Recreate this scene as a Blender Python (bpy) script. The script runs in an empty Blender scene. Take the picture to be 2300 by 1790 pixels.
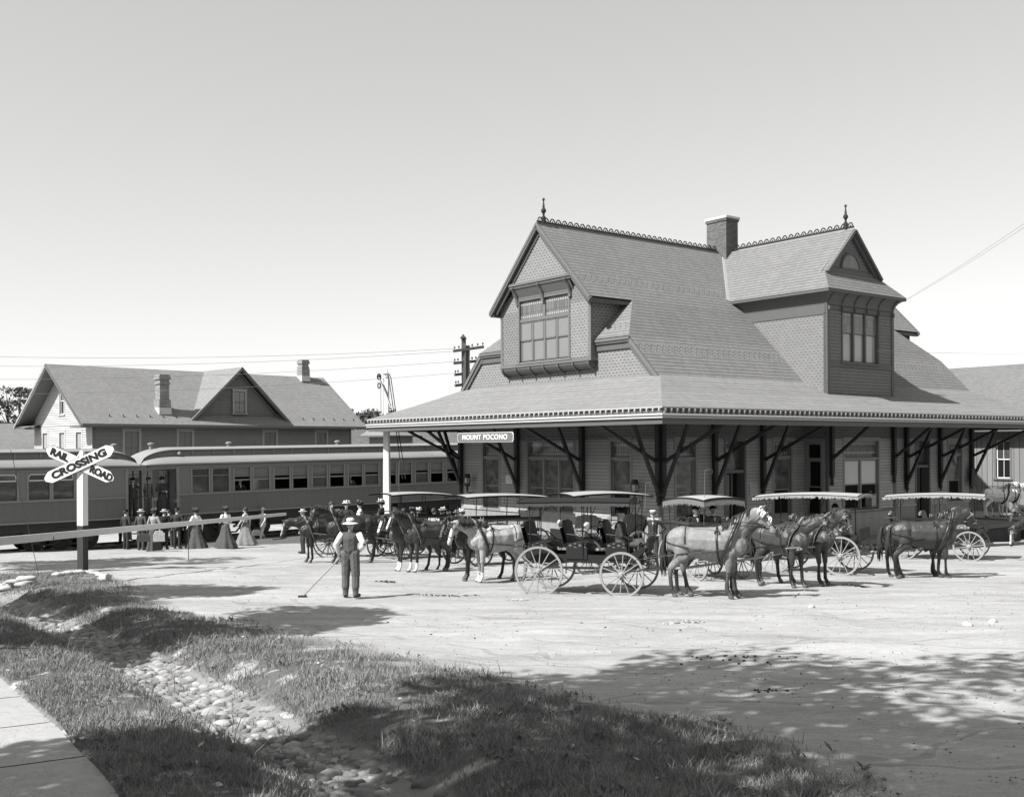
import bpy, bmesh, math, random
import numpy as np
from mathutils import Vector, Matrix, noise as mnoise
from mathutils.bvhtree import BVHTree
random.seed(7); RNG=np.random.default_rng(5)
SC=bpy.context.scene; COL=SC.collection
# ---------------- camera, sky, sun ----------------
F,TH,ROLL,CY,CX,CAMH=2355.0,math.radians(37.7),-0.0049,1001.5,1150.0,2.2
cam=bpy.data.cameras.new('camera'); camo=bpy.data.objects.new('camera',cam); COL.objects.link(camo)
cam.sensor_fit='HORIZONTAL'; cam.sensor_width=36.0; cam.lens=F/2300*36.0
cam.shift_x=0.0; cam.shift_y=(CY-895.0)/2300.0
camo.location=(0,0,CAMH); camo.rotation_euler=(math.radians(90),0,0)
camo.matrix_world=Matrix.Translation((0,0,CAMH))@Matrix.Rotation(math.radians(90),4,'X')@Matrix.Rotation(ROLL,4,'Z')
cam.clip_start=0.1; cam.clip_end=3000; SC.camera=camo
SUN_EL=math.radians(47.0); SUN_AZ=math.radians(180+35.5)   # direction towards the sun, from +X axis
SD=Vector((math.cos(SUN_AZ)*math.cos(SUN_EL),math.sin(SUN_AZ)*math.cos(SUN_EL),math.sin(SUN_EL)))
W=bpy.data.worlds.new('World'); SC.world=W; W.use_nodes=True
wn=W.node_tree; wn.nodes.clear()
sky=wn.nodes.new('ShaderNodeTexSky'); sky.sky_type='NISHITA'; sky.sun_disc=False
sky.sun_elevation=SUN_EL; sky.sun_rotation=math.atan2(SD.x,SD.y)
sky.air_density=1.0; sky.dust_density=1.2; sky.ozone_density=1.0; sky.altitude=500
# the plate is black and white: weight the sky colour the way a blue-sensitive plate does
sep=wn.nodes.new('ShaderNodeSeparateColor'); bg=wn.nodes.new('ShaderNodeBackground'); wo=wn.nodes.new('ShaderNodeOutputWorld')
wn.links.new(sky.outputs[0],sep.inputs[0])
def wm(op,a,b):
    n=wn.nodes.new('ShaderNodeMath'); n.operation=op
    for i,q in enumerate((a,b)):
        if isinstance(q,(int,float)): n.inputs[i].default_value=q
        else: wn.links.new(q,n.inputs[i])
    return n.outputs[0]
v0=wm('ADD',wm('MULTIPLY',sep.outputs[0],0.45),wm('ADD',wm('MULTIPLY',sep.outputs[1],0.40),wm('MULTIPLY',sep.outputs[2],0.15)))
v=wm('MULTIPLY',wm('POWER',v0,0.58),2.06)
cc=wn.nodes.new('ShaderNodeCombineColor')
wn.links.new(v,cc.inputs[0]); wn.links.new(wm('MULTIPLY',v,0.998),cc.inputs[1]); wn.links.new(wm('MULTIPLY',v,0.99),cc.inputs[2])
wn.links.new(cc.outputs[0],bg.inputs[0]); bg.inputs[1].default_value=0.12
wn.links.new(bg.outputs[0],wo.inputs[0])
sl=bpy.data.lights.new('sun','SUN'); sl.energy=5.0; sl.angle=math.radians(0.5); sl.color=(1.0,0.995,0.985)
so=bpy.data.objects.new('sun',sl); COL.objects.link(so); so.rotation_euler=SD.to_track_quat('Z','Y').to_euler(); so.location=(-30,-20,40)
SC.view_settings.view_transform='Standard'; SC.view_settings.look='None'; SC.view_settings.exposure=0.72; SC.view_settings.gamma=1.0
SC.cycles.max_bounces=6; SC.cycles.diffuse_bounces=3; SC.cycles.glossy_bounces=3; SC.cycles.transparent_max_bounces=8
# ---------------- camera maths ----------------
def ray(px,py):
    a=(px-CX)/F; b=-(py-CY)/F
    return Vector((a*math.cos(ROLL)-b*math.sin(ROLL),1.0,a*math.sin(ROLL)+b*math.cos(ROLL)))
def pY(px,py,Y):
    d=ray(px,py)*Y; return Vector((d.x,d.y,d.z+CAMH))
def G0(Y): return -0.048*Y if Y<52 else -2.496
def pG(px,py):           # pixel on the sloping ground
    d=ray(px,py); t=CAMH/(-d.z-0.048); return Vector((d.x*t,t,-0.048*t))
def XY(px,Y,y=1100):
    return ray(px,y).x*Y
# ---------------- mesh builder ----------------
class MB:
    def __init__(s): s.v=[]; s.f=[]; s.m=[]; s.uv=[]; s.M=None; s.mi=0
    def P(s,p): 
        p=Vector(p); return tuple(s.M@p) if s.M is not None else tuple(p)
    def poly(s,pts,uv=None,mi=None):
        n=len(s.v); s.v+= [s.P(p) for p in pts]; s.f.append(tuple(range(n,n+len(pts)))); s.m.append(s.mi if mi is None else mi); s.uv.append(uv)
    def grid(s,rings,close=True,caps=True,mi=None):
        n0=len(s.v); k=len(rings[0])
        for r in rings: s.v+=[s.P(p) for p in r]
        mi=s.mi if mi is None else mi
        for i in range(len(rings)-1):
            for j in range(k if close else k-1):
                a=n0+i*k+j; b=n0+i*k+(j+1)%k
                s.f.append((a,b,b+k,a+k)); s.m.append(mi); s.uv.append(None)
        if caps and close:
            s.f.append(tuple(n0+j for j in range(k))[::-1]); s.m.append(mi); s.uv.append(None)
            e=n0+(len(rings)-1)*k
            s.f.append(tuple(e+j for j in range(k))); s.m.append(mi); s.uv.append(None)
    def box(s,x0,x1,y0,y1,z0,z1,mi=None):
        s.grid([[(x0,y0,z0),(x1,y0,z0),(x1,y1,z0),(x0,y1,z0)],[(x0,y0,z1),(x1,y0,z1),(x1,y1,z1),(x0,y1,z1)]],mi=mi)
    def beam(s,a,b,w,h,up=(0,0,1),mi=None,w2=None,h2=None):
        a=Vector(a); b=Vector(b); d=(b-a).normalized(); up=Vector(up)
        if abs(d.dot(up))>.98: up=Vector((0,1,0)) if abs(d.y)<.9 else Vector((1,0,0))
        x=d.cross(up).normalized(); y=x.cross(d)
        w2=w if w2 is None else w2; h2=h if h2 is None else h2
        R=[[p+x*(ww*i)/2+y*(hh*j)/2 for i,j in ((-1,-1),(1,-1),(1,1),(-1,1))] for p,ww,hh in ((a,w,h),(b,w2,h2))]
        s.grid(R,mi=mi)
    def tube(s,pts,r,k=8,mi=None,closed=False,flat=1.0):
        pts=[Vector(p) for p in pts]; n=len(pts); rr=r if isinstance(r,(list,tuple)) else [r]*n
        rings=[]; prev=None
        for i,p in enumerate(pts):
            if closed: d=pts[(i+1)%n]-pts[i-1]
            else: d=pts[min(i+1,n-1)]-pts[max(i-1,0)]
            d.normalize()
            if prev is None:
                u=Vector((0,0,1)) if abs(d.z)<.9 else Vector((1,0,0)); x=d.cross(u).normalized()
            else:
                x=prev-d*prev.dot(d)
                x=x.normalized() if x.length>1e-6 else d.orthogonal().normalized()
            prev=x; y=d.cross(x)
            rings.append([p+x*math.cos(t)*rr[i]+y*math.sin(t)*rr[i]*flat for t in [2*math.pi*j/k for j in range(k)]])
        if closed: rings.append(rings[0])
        s.grid(rings,mi=mi,caps=not closed)
    def cyl(s,a,b,r,k=12,r2=None,mi=None):
        s.tube([a,b],[r,r if r2 is None else r2],k,mi)
    def lathe(s,prof,k=16,mi=None,sx=1.0,sy=1.0,c=(0,0)):
        s.grid([[(c[0]+r*sx*math.cos(2*math.pi*j/k),c[1]+r*sy*math.sin(2*math.pi*j/k),z) for j in range(k)] for r,z in prof],mi=mi)
    def ball(s,c,r,k=10,mi=None,sc=(1,1,1)):
        c=Vector(c); R=[]
        for i in range(k//2+1):
            t=-math.pi/2+math.pi*i/(k//2); rr=max(math.cos(t),1e-3)*r
            R.append([(c.x+rr*math.cos(2*math.pi*j/k)*sc[0],c.y+rr*math.sin(2*math.pi*j/k)*sc[1],c.z+math.sin(t)*r*sc[2]) for j in range(k)])
        s.grid(R,mi=mi)
    def prism(s,pts,axis,a,b,mi=None):       # pts in plane, extruded along axis index
        def mk(p,t):
            q=[0,0,0]; o=[i for i in range(3) if i!=axis]; q[o[0]]=p[0]; q[o[1]]=p[1]; q[axis]=t; return q
        s.grid([[mk(p,a) for p in pts],[mk(p,b) for p in pts]],mi=mi)
    def build(s,name,mats,parent=None,smooth=False,angle=None):
        me=bpy.data.meshes.new(name); me.from_pydata(s.v,[],s.f)
        if not isinstance(mats,(list,tuple)): mats=[mats]
        for m in mats: me.materials.append(m)
        if len(mats)>1: me.polygons.foreach_set('material_index',s.m)
        ul=me.uv_layers.new(name='UVMap'); buf=[]
        V=s.v
        for f,uv in zip(s.f,s.uv):
            if uv is not None: 
                for q in uv: buf+=[q[0],q[1]]
                continue
            nx=ny=nz=0.0
            for i in range(len(f)):
                a=V[f[i]]; b=V[f[(i+1)%len(f)]]
                nx+=(a[1]-b[1])*(a[2]+b[2]); ny+=(a[2]-b[2])*(a[0]+b[0]); nz+=(a[0]-b[0])*(a[1]+b[1])
            L=math.sqrt(nx*nx+ny*ny+nz*nz) or 1; nx/=L; ny/=L; nz/=L
            h=math.hypot(nx,ny)
            if h<1e-3:
                for i in f: buf+=[V[i][0],V[i][1]]
            else:
                tx,ty=-ny/h,nx/h
                sx,sy,sz=-nz*ty,nz*tx,nx*ty-ny*tx
                if sz<0: sx,sy,sz=-sx,-sy,-sz
                for i in f: p=V[i]; buf+=[p[0]*tx+p[1]*ty,p[0]*sx+p[1]*sy+p[2]*sz]
        ul.data.foreach_set('uv',buf)
        me.validate()
        bm=bmesh.new(); bm.from_mesh(me); bmesh.ops.recalc_face_normals(bm,faces=bm.faces); bm.to_mesh(me); bm.free()
        if smooth: me.polygons.foreach_set('use_smooth',[True]*len(me.polygons))
        me.update()
        o=bpy.data.objects.new(name,me); COL.objects.link(o); o.parent=parent
        if smooth and angle:
            try: me.set_sharp_from_angle(angle=math.radians(angle))
            except Exception: pass
        return o
def tag(o,label=None,cat=None,group=None,kind=None):
    if label: o['label']=label
    if cat: o['category']=cat
    if group: o['group']=group
    if kind: o['kind']=kind
    return o
def empty(name,loc=(0,0,0),rz=0.0,label=None,cat=None,group=None):
    o=bpy.data.objects.new(name,None); COL.objects.link(o); o.location=loc; o.rotation_euler=(0,0,rz); o.empty_display_size=.2
    return tag(o,label,cat,group)
def kids(o): return [c for c in bpy.data.objects if c.parent==o]
def copy_tree(o,parent=None,cache=None):
    c=o.copy(); COL.objects.link(c)
    if parent is not None: c.parent=parent
    for ch in kids(o): copy_tree(ch,c)
    return c
# ---------------- node maths ----------------
class X:
    def __init__(s,t,k): s.t=t; s.k=k
    def _b(s,o,op,rev=False):
        n=s.t.nodes.new('ShaderNodeMath'); n.operation=op
        a,b=(o,s) if rev else (s,o)
        for i,q in enumerate((a,b)):
            if isinstance(q,X): s.t.links.new(q.k,n.inputs[i])
            else: n.inputs[i].default_value=q
        return X(s.t,n.outputs[0])
    def __add__(s,o): return s._b(o,'ADD')
    def __radd__(s,o): return s._b(o,'ADD')
    def __sub__(s,o): return s._b(o,'SUBTRACT')
    def __rsub__(s,o): return s._b(o,'SUBTRACT',True)
    def __mul__(s,o): return s._b(o,'MULTIPLY')
    def __rmul__(s,o): return s._b(o,'MULTIPLY')
    def __truediv__(s,o): return s._b(o,'DIVIDE')
    def __pow__(s,o): return s._b(o,'POWER')
    def __gt__(s,o): return s._b(o,'GREATER_THAN')
    def __lt__(s,o): return s._b(o,'LESS_THAN')
    def un(s,op): 
        n=s.t.nodes.new('ShaderNodeMath'); n.operation=op; s.t.links.new(s.k,n.inputs[0]); return X(s.t,n.outputs[0])
    def fl(s): return s.un('FLOOR')
    def fr(s): return s.un('FRACT')
    def ab(s): return s.un('ABSOLUTE')
    def sq(s): return s.un('SQRT')
    def mx(s,o): return s._b(o,'MAXIMUM')
    def mn(s,o): return s._b(o,'MINIMUM')
class Mt:
    """material helper: base colour X graph + bump"""
    def __init__(s,name,rough=.8,spec=.3):
        s.m=bpy.data.materials.new(name); s.m.use_nodes=True; s.t=s.m.node_tree
        s.p=s.t.nodes['Principled BSDF']; s.p.inputs['Roughness'].default_value=rough; s.p.inputs['Specular IOR Level'].default_value=spec
    def uv(s):
        n=s.t.nodes.new('ShaderNodeUVMap'); n.uv_map='UVMap'; q=s.t.nodes.new('ShaderNodeSeparateXYZ'); s.t.links.new(n.outputs[0],q.inputs[0])
        s.uvk=n.outputs[0]
        return X(s.t,q.outputs[0]),X(s.t,q.outputs[1])
    def obj(s):
        n=s.t.nodes.new('ShaderNodeTexCoord'); return n.outputs['Object']
    def gen(s):
        q=s.t.nodes.new('ShaderNodeSeparateXYZ'); s.t.links.new(s.obj(),q.inputs[0]); return [X(s.t,q.outputs[i]) for i in range(3)]
    def noise(s,scale,detail=4,rough=.6,vec=None,dist=0):
        n=s.t.nodes.new('ShaderNodeTexNoise'); n.inputs['Scale'].default_value=scale; n.inputs['Detail'].default_value=detail; n.inputs['Roughness'].default_value=rough; n.inputs['Distortion'].default_value=dist
        s.t.links.new(vec if vec is not None else s.obj(),n.inputs['Vector']); return X(s.t,n.outputs['Fac'])
    def vor(s,scale,vec=None,feat='F1',out='Distance'):
        n=s.t.nodes.new('ShaderNodeTexVoronoi'); n.feature=feat; n.inputs['Scale'].default_value=scale
        s.t.links.new(vec if vec is not None else s.obj(),n.inputs['Vector']); return X(s.t,n.outputs[out])
    def white(s,a,b=None):
        n=s.t.nodes.new('ShaderNodeTexWhiteNoise'); n.noise_dimensions='2D'; c=s.t.nodes.new('ShaderNodeCombineXYZ')
        s.t.links.new(a.k,c.inputs[0]); 
        if b is not None: s.t.links.new(b.k,c.inputs[1])
        s.t.links.new(c.outputs[0],n.inputs[0]); return X(s.t,n.outputs[0])
    def vec(s,a,b,c=None):
        n=s.t.nodes.new('ShaderNodeCombineXYZ'); s.t.links.new(a.k,n.inputs[0]); s.t.links.new(b.k,n.inputs[1])
        if c is not None: s.t.links.new(c.k,n.inputs[2])
        return n.outputs[0]
    def col(s,x):
        if isinstance(x,(int,float)): s.p.inputs['Base Color'].default_value=(x,x*.997,x*.988,1)
        else:
            n=s.t.nodes.new('ShaderNodeCombineColor'); s.t.links.new(x.k,n.inputs[0]); s.t.links.new((x*.997).k,n.inputs[1]); s.t.links.new((x*.988).k,n.inputs[2])
            s.t.links.new(n.outputs[0],s.p.inputs['Base Color'])
        return s
    def bump(s,h,d=.01,st=1.0):
        n=s.t.nodes.new('ShaderNodeBump'); n.inputs['Distance'].default_value=d; n.inputs['Strength'].default_value=st
        s.t.links.new(h.k,n.inputs['Height']); s.t.links.new(n.outputs[0],s.p.inputs['Normal']); return s
def flat(name,c,rough=.7,spec=.3,var=.12,vs=6,bump=0.0,bs=40,metal=0):
    M=Mt(name,rough,spec); n=M.noise(vs,5)
    M.col((n-.5)*(2*var*c)+c)
    if bump: M.bump(M.noise(bs,4),bump)
    if metal: M.p.inputs['Metallic'].default_value=metal
    return M.m
MATS={}
def shingle(name,c,pitch=.15,w=.14,bands=(),line=.55):
    M=Mt(name,.9,.15); u,v=M.uv(); r=(v/pitch).fl(); f=(v/pitch).fr()
    off=M.white(r)*.9; uu=u/w+off; cell=uu.fl(); cu=uu.fr()
    tone=(M.white(cell,r)-.5)*.15+1.0
    big=(M.noise(.6,5,.65)-.5)*.24+1.0; stk=(M.noise(2.2,4,vec=M.vec(u*2.2,v*.18))-.5)*.18+1.0
    fine=(M.noise(14,4)-.5)*.16+1.0
    gap=(cu<.06)*.12
    ln=(f>.84)*line  # butt shadow under each course painted in as a dark line
    h=(1.0-f)*.9-gap*.6
    if bands:
        msk=None
        for a,b in bands:
            q=(v>a)*(v<b); msk=q if msk is None else msk+q
        # zig-zag butts within the decorative bands
        z=(u/(w*2.0)+(r*.5).fr()).fr(); zz=(z-.5).ab()*2.0
        f2=(v/pitch+zz*.62).fr()
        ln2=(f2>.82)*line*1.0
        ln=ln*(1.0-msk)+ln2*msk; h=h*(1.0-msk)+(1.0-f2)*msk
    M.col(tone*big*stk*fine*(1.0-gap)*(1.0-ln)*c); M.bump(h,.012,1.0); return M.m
def fishscale(name,c,w=.125,p=.105,line=.55):
    M=Mt(name,.8,.2); u,v=M.uv(); r=(v/p).fl(); f=(v/p).fr(); odd=(r*.5).fr()
    cu=(u/w+odd).fr()-.5; cell=(u/w+odd).fl()
    arc=.62-(1.0-(cu*1.9)*(cu*1.9)).mx(0.0).sq()*.62   # curved butt of each scale
    gap=(f<arc)
    tone=(M.white(cell,r)-.5)*.10+1.0; fine=(M.noise(3,5)-.5)*.16+1.0
    M.col(tone*fine*(1.0-gap*line)*c); M.bump((1.0-gap)*(1.3-f),.014,1.0); return M.m
def brick(name,c,mort,L=.21,H=.07):
    M=Mt(name,.9,.15); u,v=M.uv(); r=(v/H).fl(); f=(v/H).fr(); uu=u/L+(r*.5).fr(); cu=uu.fr()
    m=((cu<.07)+(f<.16)).mn(1.0); tone=(M.white(uu.fl(),r)-.5)*.5+1.0
    M.col(tone*(1.0-m)*c+m*mort); M.bump(1.0-m,.006); return M.m
def boards(name,c,w=.09,line=.45,var=.1,rough=.7,dirn='u',streak=True):
    M=Mt(name,rough,.25); u,v=M.uv(); a=u if dirn=='u' else v; q=a/w; f=q.fr(); ln=((f<.13))*line
    tone=(M.white(q.fl())-.5)*var*2+1.0
    st=(M.noise(5,5,vec=M.vec(u*3.0,v*.5) if dirn=='u' else M.vec(u*.5,v*3.0))-.5)*.25+1.0
    M.col(tone*st*(1.0-ln)*c); M.bump(1.0-(f<.13),.006); return M.m
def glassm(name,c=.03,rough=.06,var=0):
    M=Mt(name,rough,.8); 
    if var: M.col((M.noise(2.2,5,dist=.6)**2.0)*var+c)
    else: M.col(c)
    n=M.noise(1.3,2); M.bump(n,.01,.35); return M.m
M_=dict
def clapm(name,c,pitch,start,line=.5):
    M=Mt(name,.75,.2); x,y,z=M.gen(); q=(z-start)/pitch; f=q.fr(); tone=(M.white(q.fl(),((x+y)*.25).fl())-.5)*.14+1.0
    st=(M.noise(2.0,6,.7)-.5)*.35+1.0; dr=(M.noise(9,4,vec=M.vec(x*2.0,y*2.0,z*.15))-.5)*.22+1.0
    M.col(tone*st*dr*(1.0-(f<.17)*line)*c); M.bump(M.noise(60,3),.002); return M.m  # dark lower edge of each board paints in lap shadow and grime
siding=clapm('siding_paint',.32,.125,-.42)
trimd=flat('trim_dark_paint',.10,.6,.35,.12,4)
trimm=flat('trim_mid_paint',.135,.65,.3,.10,4)
triml=flat('trim_light_paint',.34,.65,.3,.10,4)
brkt=flat('bracket_dark_paint',.02,.55,.35,.15,5)
roofst=shingle('station_roof_slate',.175,.185,.15,line=.6,bands=((4.55,5.0),(8.5,8.95)))
roofsk=shingle('station_skirt_slate',.205,.22,.15,line=.5)
roofh=shingle('house_roof_slate',.20,.2,.2,line=.3)
scale_m=fishscale('fishscale_shingles',.20,.2,.11,.75)
wains=boards('beaded_wainscot',.26,.075,.35)
brickm=brick('chimney_brick',.11,.18)
brickr=brick('house_chimney_brick',.20,.45,.24,.085)
glass=glassm('window_glass',.015,.05,.35)  # pale noise in the colour paints in bright reflections
glassd=glassm('window_glass_dim',.035,.12,.12)
blind=flat('roller_blind',.52,.8,.2,.08,2)
curtain=boards('curtain_cloth',.33,.05,.3)
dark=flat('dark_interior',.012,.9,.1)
white=flat('white_paint',.72,.6,.3,.07,3)
black=flat('black_paint',.02,.45,.4,.15,6)
cement=flat('cement_cap',.55,.9,.1,.12,8)
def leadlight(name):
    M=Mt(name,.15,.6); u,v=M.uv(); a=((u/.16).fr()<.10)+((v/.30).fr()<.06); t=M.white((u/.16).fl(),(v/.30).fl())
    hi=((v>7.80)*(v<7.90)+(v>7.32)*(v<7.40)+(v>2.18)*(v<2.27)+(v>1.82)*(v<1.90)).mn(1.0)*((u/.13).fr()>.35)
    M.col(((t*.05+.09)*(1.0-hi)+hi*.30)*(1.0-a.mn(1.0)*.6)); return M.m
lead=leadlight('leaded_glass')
# ---------------- station ----------------
OX=ray(1484,1050).x*36.5
ST=empty('train_station',(OX,36.5,0),TH,'shingled wooden railway station with flared slate roof, dormer and square tower','building')
def Lc(p): return Vector(p)
def clap(mb,P0,D,N,L,z0,z1,holes=(),pitch=.125,dep=.032,mi=0):
    P0=Vector(P0); D=Vector(D); N=Vector(N); z=z0
    while z<z1-1e-4:
        zt=min(z+pitch,z1); segs=[(0,L)]
        for a,b,c,d in holes:
            if zt>c+.01 and z<d-.01:
                ns=[]
                for s,e in segs:
                    if b<=s or a>=e: ns.append((s,e)); continue
                    if a>s: ns.append((s,a))
                    if b<e: ns.append((b,e))
                segs=ns
        for s,e in segs:
            A=P0+D*s; B=P0+D*e; up=Vector((0,0,1))
            a0=A+up*z+N*dep; b0=B+up*z+N*dep; a1=A+up*zt+N*.002; b1=B+up*zt+N*.002
            mb.poly([a0,b0,b1,a1],mi=mi); mb.poly([A+up*z,B+up*z,b0,a0],mi=mi)
        z=zt
def panel(mb,P0,D,N,L,z0,z1,holes=(),off=0.0,mi=0):
    xs=sorted({0,L,*[h[0] for h in holes],*[h[1] for h in holes]}); zs=sorted({z0,z1,*[min(max(h[2],z0),z1) for h in holes],*[min(max(h[3],z0),z1) for h in holes]})
    P0=Vector(P0)+Vector(N)*off; D=Vector(D); up=Vector((0,0,1))
    for i in range(len(xs)-1):
        if xs[i]<-1e-6 or xs[i+1]>L+1e-6: continue
        for j in range(len(zs)-1):
            mx,mz=(xs[i]+xs[i+1])/2,(zs[j]+zs[j+1])/2
            if any(h[0]<mx<h[1] and h[2]<mz<h[3] for h in holes): continue
            mb.poly([P0+D*xs[i]+up*zs[j],P0+D*xs[i+1]+up*zs[j],P0+D*xs[i+1]+up*zs[j+1],P0+D*xs[i]+up*zs[j+1]],mi=mi)
class Fr:   # wall frame: a along the wall, n outwards, z up
    def __init__(s,P0,D,N): s.P=Vector(P0); s.D=Vector(D); s.N=Vector(N)
    def __call__(s,a,n,z): return s.P+s.D*a+s.N*n+Vector((0,0,z))
    def box(s,mb,a0,a1,n0,n1,z0,z1,mi=None):
        mb.grid([[s(a0,n0,z0),s(a1,n0,z0),s(a1,n1,z0),s(a0,n1,z0)],[s(a0,n0,z1),s(a1,n0,z1),s(a1,n1,z1),s(a0,n1,z1)]],mi=mi)
    def quad(s,mb,a0,a1,n,z0,z1,mi=None): mb.poly([s(a0,n,z0),s(a1,n,z0),s(a1,n,z1),s(a0,n,z1)],mi=mi)
casem=flat('casing_paint',.20,.65,.3,.08,3)
def window(par,fr,a0,a1,z0,z1,trans=None,n=1,dep=.12,cas=.1,cm=None,fm=None,gm=None,tm=None,rail=.5,sill=True,name='window',openb=None,muntin=0):
    """casing+sashes in one mesh, glass as its child"""
    cm=cm or casem; fm=fm or casem; gm=gm or glass; tm=tm or lead
    m=MB()
    fr.box(m,a0-cas,a0,-.01,.035,z0-.02,z1+cas); fr.box(m,a1,a1+cas,-.01,.035,z0-.02,z1+cas); fr.box(m,a0-cas-.03,a1+cas+.03,-.01,.05,z1+cas,z1+cas+.05); fr.box(m,a0,a1,-.01,.035,z1,z1+cas)
    if sill: fr.box(m,a0-cas-.05,a1+cas+.05,-.02,.08,z0-.09,z0-.02)
    # reveals
    for a in (a0,a1): m.poly([fr(a,0,z0),fr(a,-dep,z0),fr(a,-dep,z1),fr(a,0,z1)])
    m.poly([fr(a0,0,z1),fr(a1,0,z1),fr(a1,-dep,z1),fr(a0,-dep,z1)]); m.poly([fr(a0,0,z0),fr(a1,0,z0),fr(a1,-dep,z0),fr(a0,-dep,z0)])
    g=MB(); zt=z1
    if trans:
        fr.box(m,a0,a1,-dep-.02,.0,trans-.05,trans+.05); fr.box(m,a0,a1,-dep-.01,-dep+.03,z1-.04,z1,1); fr.box(m,a0,a1,-dep-.01,-dep+.03,trans+.05,trans+.09,1)
        k=2 if n==4 else 1
        for i in range(k): 
            w=(a1-a0)/k; fr.quad(g,a0+w*i,a0+w*(i+1),-dep+.01,trans+.05,z1,1)
        if k==2: fr.box(m,(a0+a1)/2-.07,(a0+a1)/2+.07,-dep-.01,-.02,trans,z1)
        zt=trans-.05
    w=(a1-a0)/n
    for i in range(n):
        s0=a0+w*i+(.04 if i else 0); s1=a0+w*(i+1)-(.04 if i<n-1 else 0)
        if i: fr.box(m,a0+w*i-.05,a0+w*i+.05,-dep-.01,-.03,z0,zt)
        zm=z0+(zt-z0)*rail
        for (za,zb,o) in ((zm-.02,zt,.03),(z0,zm+.03,.0)):
            n1=-dep+.02+o
            fr.box(m,s0,s0+.045,n1-.03,n1,za,zb,1); fr.box(m,s1-.045,s1,n1-.03,n1,za,zb,1)
            fr.box(m,s0,s1,n1-.03,n1,za,za+.05,1); fr.box(m,s0,s1,n1-.03,n1,zb-.045,zb,1)
            if muntin: fr.box(m,(s0+s1)/2-.012,(s0+s1)/2+.012,n1-.025,n1-.003,za,zb,1)
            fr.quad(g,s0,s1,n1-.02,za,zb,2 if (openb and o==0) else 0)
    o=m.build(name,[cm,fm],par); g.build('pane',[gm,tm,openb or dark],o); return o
FL=Fr((0,0,0),(0,1,0),(-1,0,0)); FR=Fr((0,0,0),(1,0,0),(0,-1,0)); FB=Fr((0,-1.1,0),(1,0,0),(0,-1,0))
BZ=-1.45
hL=[(1.5,2.5,-.38,2.35),(4.6,7.4,-.38,2.37),(9.35,10.45,-.38,2.37)]
hR=[(.75,1.75,-.38,2.33),(3.38,4.42,-1.4,2.33),(6.15,7.2,-.5,2.33),(13.25,14.35,-.5,2.33),(16.0,17.0,-1.4,2.3),(18.65,19.75,-.38,2.3)]
hB=[(9.1,11.4,-.38,2.33)]
w=MB()
# lower walls: beaded wainscot, clapboards, shingle frieze
for fr,L,hs in ((FL,12,hL),(FR,20.5,hR)):
    panel(w,fr.P,fr.D,fr.N,L,BZ,-.5,hs,.02,mi=1); clap(w,fr.P,fr.D,fr.N,L,-.42,2.42,hs)
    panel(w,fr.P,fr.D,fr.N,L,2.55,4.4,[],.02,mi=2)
    panel(w,fr.P,fr.D,fr.N,L,2.42,2.55,[],.035,mi=3)
panel(w,(0,12,0),(1,0,0),(0,1,0),20.5,BZ,4.4,[],0,mi=0); panel(w,(20.5,0,0),(0,1,0),(1,0,0),12,BZ,4.4,[],0,mi=0)
# bay under the tower
panel(w,(8.03,-1.1,0),(1,0,0),(0,-1,0),4.47,BZ,-.5,[(9.1-8.03,11.4-8.03,-.38,2.33)],.02,mi=1)
clap(w,(8.03,-1.1,0),(1,0,0),(0,-1,0),4.47,-.42,2.42,[(9.1-8.03,11.4-8.03,-.38,2.33)])
panel(w,(8.03,-1.1,0),(1,0,0),(0,-1,0),4.47,2.42,4.2,[],.02,mi=2)
for uu,nn in ((8.03,-1),(12.5,1)):
    clap(w,(uu,-1.1,0),(0,1,0),(nn,0,0),1.1,-.42,2.42,[(.3,.9,-.5,2.2)]); panel(w,(uu,-1.1,0),(0,1,0),(nn,0,0),1.1,BZ,-.5,[],.02,mi=1); panel(w,(uu,-1.1,0),(0,1,0),(nn,0,0),1.1,2.42,4.2,[],.02,mi=2)
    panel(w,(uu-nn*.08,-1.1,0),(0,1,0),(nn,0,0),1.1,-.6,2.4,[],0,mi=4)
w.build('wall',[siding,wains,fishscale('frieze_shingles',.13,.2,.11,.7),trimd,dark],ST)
t=MB()
for fr,L,hs in ((FL,12,hL),(FR,20.5,hR)):
    xs=[0]+[x for h in hs for x in (h[0]-.1,h[1]+.1) if h[2]<-.45]+[L]
    for i in range(0,len(xs),2):
        if xs[i+1]>xs[i]: fr.box(t,xs[i],xs[i+1],.0,.07,-.5,-.42,1); fr.box(t,xs[i],xs[i+1],0,.04,BZ,BZ+.12)
    for a in ((.0,L) if fr is FL else (L,)): fr.box(t,a-.07,a+.07,.0,.045,BZ,2.42)
t.box(-.05,.07,-.05,.07,BZ,4.2)
for a in (8.03,12.5): t.box(a-.05,a+.05,-1.15,-1.04,BZ,3.9)
FB.box(t,8.08,12.45,.0,.07,-.5,-.42,0)
t.build('wall_trim',[trimd,triml],ST)
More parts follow.
